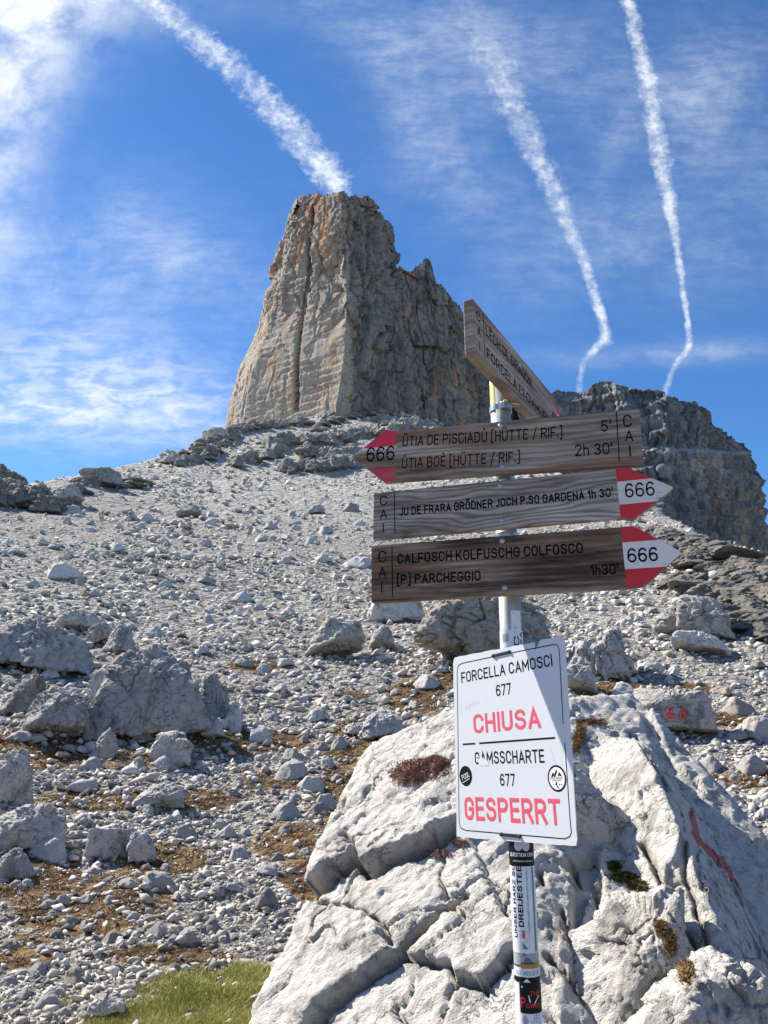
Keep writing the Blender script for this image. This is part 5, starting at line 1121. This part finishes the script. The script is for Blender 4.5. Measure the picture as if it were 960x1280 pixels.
# --- stickers wrapped round the pole; s = arc length measured from the side facing the camera, + = right
FA = math.atan2(-PX, -PY)      # direction from pole to camera (x,y)
def wrap(V_, r):
    V_ = np.asarray(V_, float); th = V_[:, 0] / PR; fx, fy = -PX / math.hypot(PX, PY), -PY / math.hypot(PX, PY); rx, ry = -fy, fx
    return np.stack([(fx * np.cos(th) + rx * np.sin(th)) * r, (fy * np.cos(th) + ry * np.sin(th)) * r, V_[:, 1]], -1)
def z_at(py): return W(640, py, PY - PR)[2]
def sticker(label, s0, s1, pyt, pyb, col, k=1, torn=0.0, seed=0, rough=.4):
    zt, zb_ = z_at(pyt), z_at(pyb); n = 22; g = random.Random(seed); grid = []; r = PR + .0004 * k
    for j in range(9):
        for i in range(n + 1):
            s = s0 + (s1 - s0) * i / n; z = zb_ + (zt - zb_) * j / 8
            if torn and j in (0, 8): z += g.uniform(-torn, torn)
            grid.append((s, z))
    Vw = wrap(grid, r); Fs = [(j * (n + 1) + i, j * (n + 1) + i + 1, (j + 1) * (n + 1) + i + 1, (j + 1) * (n + 1) + i) for j in range(8) for i in range(n)]
    me = bpy.data.meshes.new('sticker'); me.from_pydata([tuple(v) for v in Vw], [], Fs); me.materials.append(col)
    for p in me.polygons: p.use_smooth = True
    return P_('sticker', me, (PX, PY, 0), label=label)
def stick_text(st, items, mat, k=1, name='lettering'):
    Vs, Fs = [], []; off = 0; it2 = []
    for V_, Fc in items:
        V_ = np.asarray(V_, float)
        if len(Fc) <= 40 and np.abs(V_[:, 2]).max() == 0:
            bm = bmesh.new(); vs = [bm.verts.new(v) for v in V_]
            for f in Fc: bm.faces.new([vs[i] for i in f])
            bmesh.ops.triangulate(bm, faces=bm.faces)
            for _ in range(3):
                L = [e for e in bm.edges if e.calc_length() > .0025]
                if L: bmesh.ops.subdivide_edges(bm, edges=L, cuts=1); bmesh.ops.triangulate(bm, faces=bm.faces)
            bm.verts.index_update(); V_ = np.array([v.co[:] for v in bm.verts]); Fc = [tuple(v.index for v in f.verts) for f in bm.faces]; bm.free()
        it2.append((V_, Fc))
    items = it2
    for V_, Fc in items: V_ = np.asarray(V_, float); Vs.append(wrap(V_, (PR + .0004 * k + .0003 + .00015 * V_[:, 2])[:, None][:, 0])); Fs += [tuple(i + off for i in f) for f in Fc]; off += len(V_)
    me = bpy.data.meshes.new(name); me.from_pydata([tuple(v) for v in np.concatenate(Vs)], [], Fs); me.materials.append(mat); return P_(name, me, parent=st)
def rotv(V_, Fc, z0, s0):       # text running upward
    q = V_.copy(); q[:, 2] = V_[:, 2]; q[:, 0] = -V_[:, 1] + s0; q[:, 1] = V_[:, 0] + z0; return q, Fc
M_sb = plain('black_sticker', (.008, .008, .010), .45); M_sb.node_tree.nodes['Principled BSDF'].inputs['Specular IOR Level'].default_value = .2; M_sw_ = plain('white_sticker', (.72, .75, .80), .4); M_sgr = plain('green_print', (.02, .26, .20), .4); M_sgy = plain('grey_sticker', (.35, .37, .40), .4); M_gold = plain('gold_sticker', (.40, .26, .06), .35)
M_srd = plain('red_print', (.62, .02, .03), .4); M_slil = plain('lilac_print', (.50, .50, .62), .4); M_blu = plain('blue_grey_print', (.10, .14, .22), .4)
HW = PR * 1.5
s = sticker('small white label near the lowest board', .001, .028, 763, 788, M_sw_, 1); stick_text(s, [fit_text('P', .006, .010, z_at(768), .004), fit_text('G', .008, .014, z_at(786), .005)], M_blu)
s = sticker('white sticker above the closure sign', -HW, HW, 787, 830, M_sw_, 2); stick_text(s, [rotv(*fit_text('FC', 0, .05, 0, .013, .16), z_at(822), .018), rotv(*fit_text('ENZA', 0, .06, 0, .008, .16), z_at(822), .029)], M_ink, 2); stick_text(s, [(np.array([[-.022, z_at(792), 0], [-.006, z_at(792), 0], [-.006, z_at(802), 0], [-.022, z_at(802), 0]]), [(3, 2, 1, 0)])], M_sgy, 2, 'grey_block')
s = sticker('black sticker below the closure sign', -HW, HW, 1030, 1083, M_sb, 3)
stick_text(s, [fit_text('QUESTION COM', -.027, .027, z_at(1071), .0075, .17), fit_text('WWW.QUESTION.COM', -.019, .024, z_at(1077.5), .003, .16)], M_w2, 3)
stick_text(s, [disc(-.006, z_at(1057), .0085, .011), disc(.010, z_at(1057), .0085, .011)], M_slil, 3, 'round_logo')
s = sticker('long white sticker with a green edge', -HW, HW, 1083, 1192, M_sw_, 2)
zb_, zt_ = z_at(1190), z_at(1084)
stick_text(s, [rotv(*fit_text('DREIJESTEE', 0, .116, 0, .011, .2), z_at(1159), -.0015), rotv(*fit_text('UNSER HARZ SCH', 0, .150, 0, .008, .16), z_at(1173), -.0165)], M_ink, 2)
stick_text(s, [rotv(*fit_text('RAINER KORPS JAN VON WERTH VON 1951', 0, .118, 0, .0036, .14), z_at(1164), .0105), (np.array([[.0205, zb_, 0], [.026, zb_, 0], [.026, zt_, 0], [.0205, zt_, 0]]), [(0, 1, 2, 3)])], M_sgr, 2, 'green_print')
def ring(cx, cz, r, w, n=24):
    Vr = [[cx + q * math.cos(t * 2 * math.pi / n), cz + q * math.sin(t * 2 * math.pi / n), 0] for t in range(n) for q in (r - w, r)]; return (np.array(Vr), [(2 * i, 2 * i + 1, (2 * i + 3) % (2 * n), (2 * i + 2) % (2 * n)) for i in range(n)])
stick_text(s, [ring(0.001, z_at(1169), .0075, .0006), ring(0.000, z_at(1182), .0075, .0006)], M_sgy, 2, 'emblem_rings')
stick_text(s, [(np.array([[-.006, z_at(1173), 0], [0, z_at(1173), 0], [0, z_at(1163), 0], [-.006, z_at(1163), 0]]), [(0, 1, 2, 3)])], M_pink, 2, 'red_emblem')
stick_text(s, [(np.array([[-.006, z_at(1178), 0], [-.004, z_at(1187), 0], [.005, z_at(1186), 0]]), [(0, 1, 2)])], M_sgr, 2, 'green_emblem')
s = sticker('torn grey sticker', -HW, HW, 1191, 1207, M_sgy, 1, .0006, 4); stick_text(s, [fit_text('P', -.006, .000, z_at(1197), .008, .2), (np.array([[-.006, z_at(1204), 0], [.014, z_at(1204), 0], [.006, z_at(1198), 0], [-.002, z_at(1197), 0]]), [(0, 1, 2, 3)])], M_blu)
s = sticker('thin gold sticker with black edge', -.012, HW, 1204, 1211, M_gold, 3, .0006, 6); 
stick_text(s, [(np.array([[-.012 + i * .004, z_at(1205.2), 0] for i in range(8)] + [[.016 - i * .004, z_at(1204.2), 0] for i in range(8)]), [tuple(range(16))])], M_ink, 3, 'black_edge')
s = sticker('pale band sticker with serif lettering', -HW, HW, 1210, 1222, M_sw_, 2, .0004, 7); stick_text(s, [fit_text('CLE INDUSTR', -.026, .028, z_at(1219.5), .0075, .12)], M_blu, 2)
s = sticker('black strip with a white peak', -HW, HW, 1222, 1229, M_sb, 3, .0005, 8); stick_text(s, [(np.array([[-.008, z_at(1228), 0], [.006, z_at(1228), 0], [-.001, z_at(1223.5), 0]]), [(0, 1, 2)])], M_w2, 3, 'white_peak')
s = sticker('glossy black sticker with red scrawl', -.017, HW, 1229.5, 1267, M_sb, 4, rough=.2)
stick_text(s, [fit_text('THE', .003, .025, z_at(1245), .009, .15), fit_text('P', -.015, -.005, z_at(1260), .018, .17), fit_text('OWER', -.004, .026, z_at(1260), .009, .15)], M_srd, 4)
stick_text(s, [(np.array([[0, z_at(1243), 0], [.003, z_at(1246), 0], [.005, z_at(1253), 0], [.002, z_at(1252), 0]]), [(0, 1, 2, 3)]), disc(-.011, z_at(1234), .0018, .002, 10), (np.array([[.022, z_at(1244), 0], [.024, z_at(1245), 0], [.010, z_at(1257), 0], [.009, z_at(1256), 0]]), [(0, 1, 2, 3)])], M_w2, 4, 'white_scratches')
s = sticker('white backing left of the black sticker', -HW, -.0175, 1229.5, 1268, M_sw_, 2, 0, 9)
s = sticker('pale sticker at the bottom of the view', -HW, HW, 1267.5, 1312, M_sw_, 2); stick_text(s, [fit_text('JE', .002, .024, z_at(1279), .014, .2)], M_slil, 2)
stick_text(s, [(np.array([[-.016, z_at(1276), 0], [-.008, z_at(1284), 0], [0, z_at(1276), 0], [-.008, z_at(1269), 0]]), [(0, 1, 2, 3)])], M_sgy, 2, 'grey_diamond')
s = sticker('faded yellow tape at the pole top', -.034, -.014, 478, 503, plain('yellow_tape', (.62, .48, .10), .5), 1)
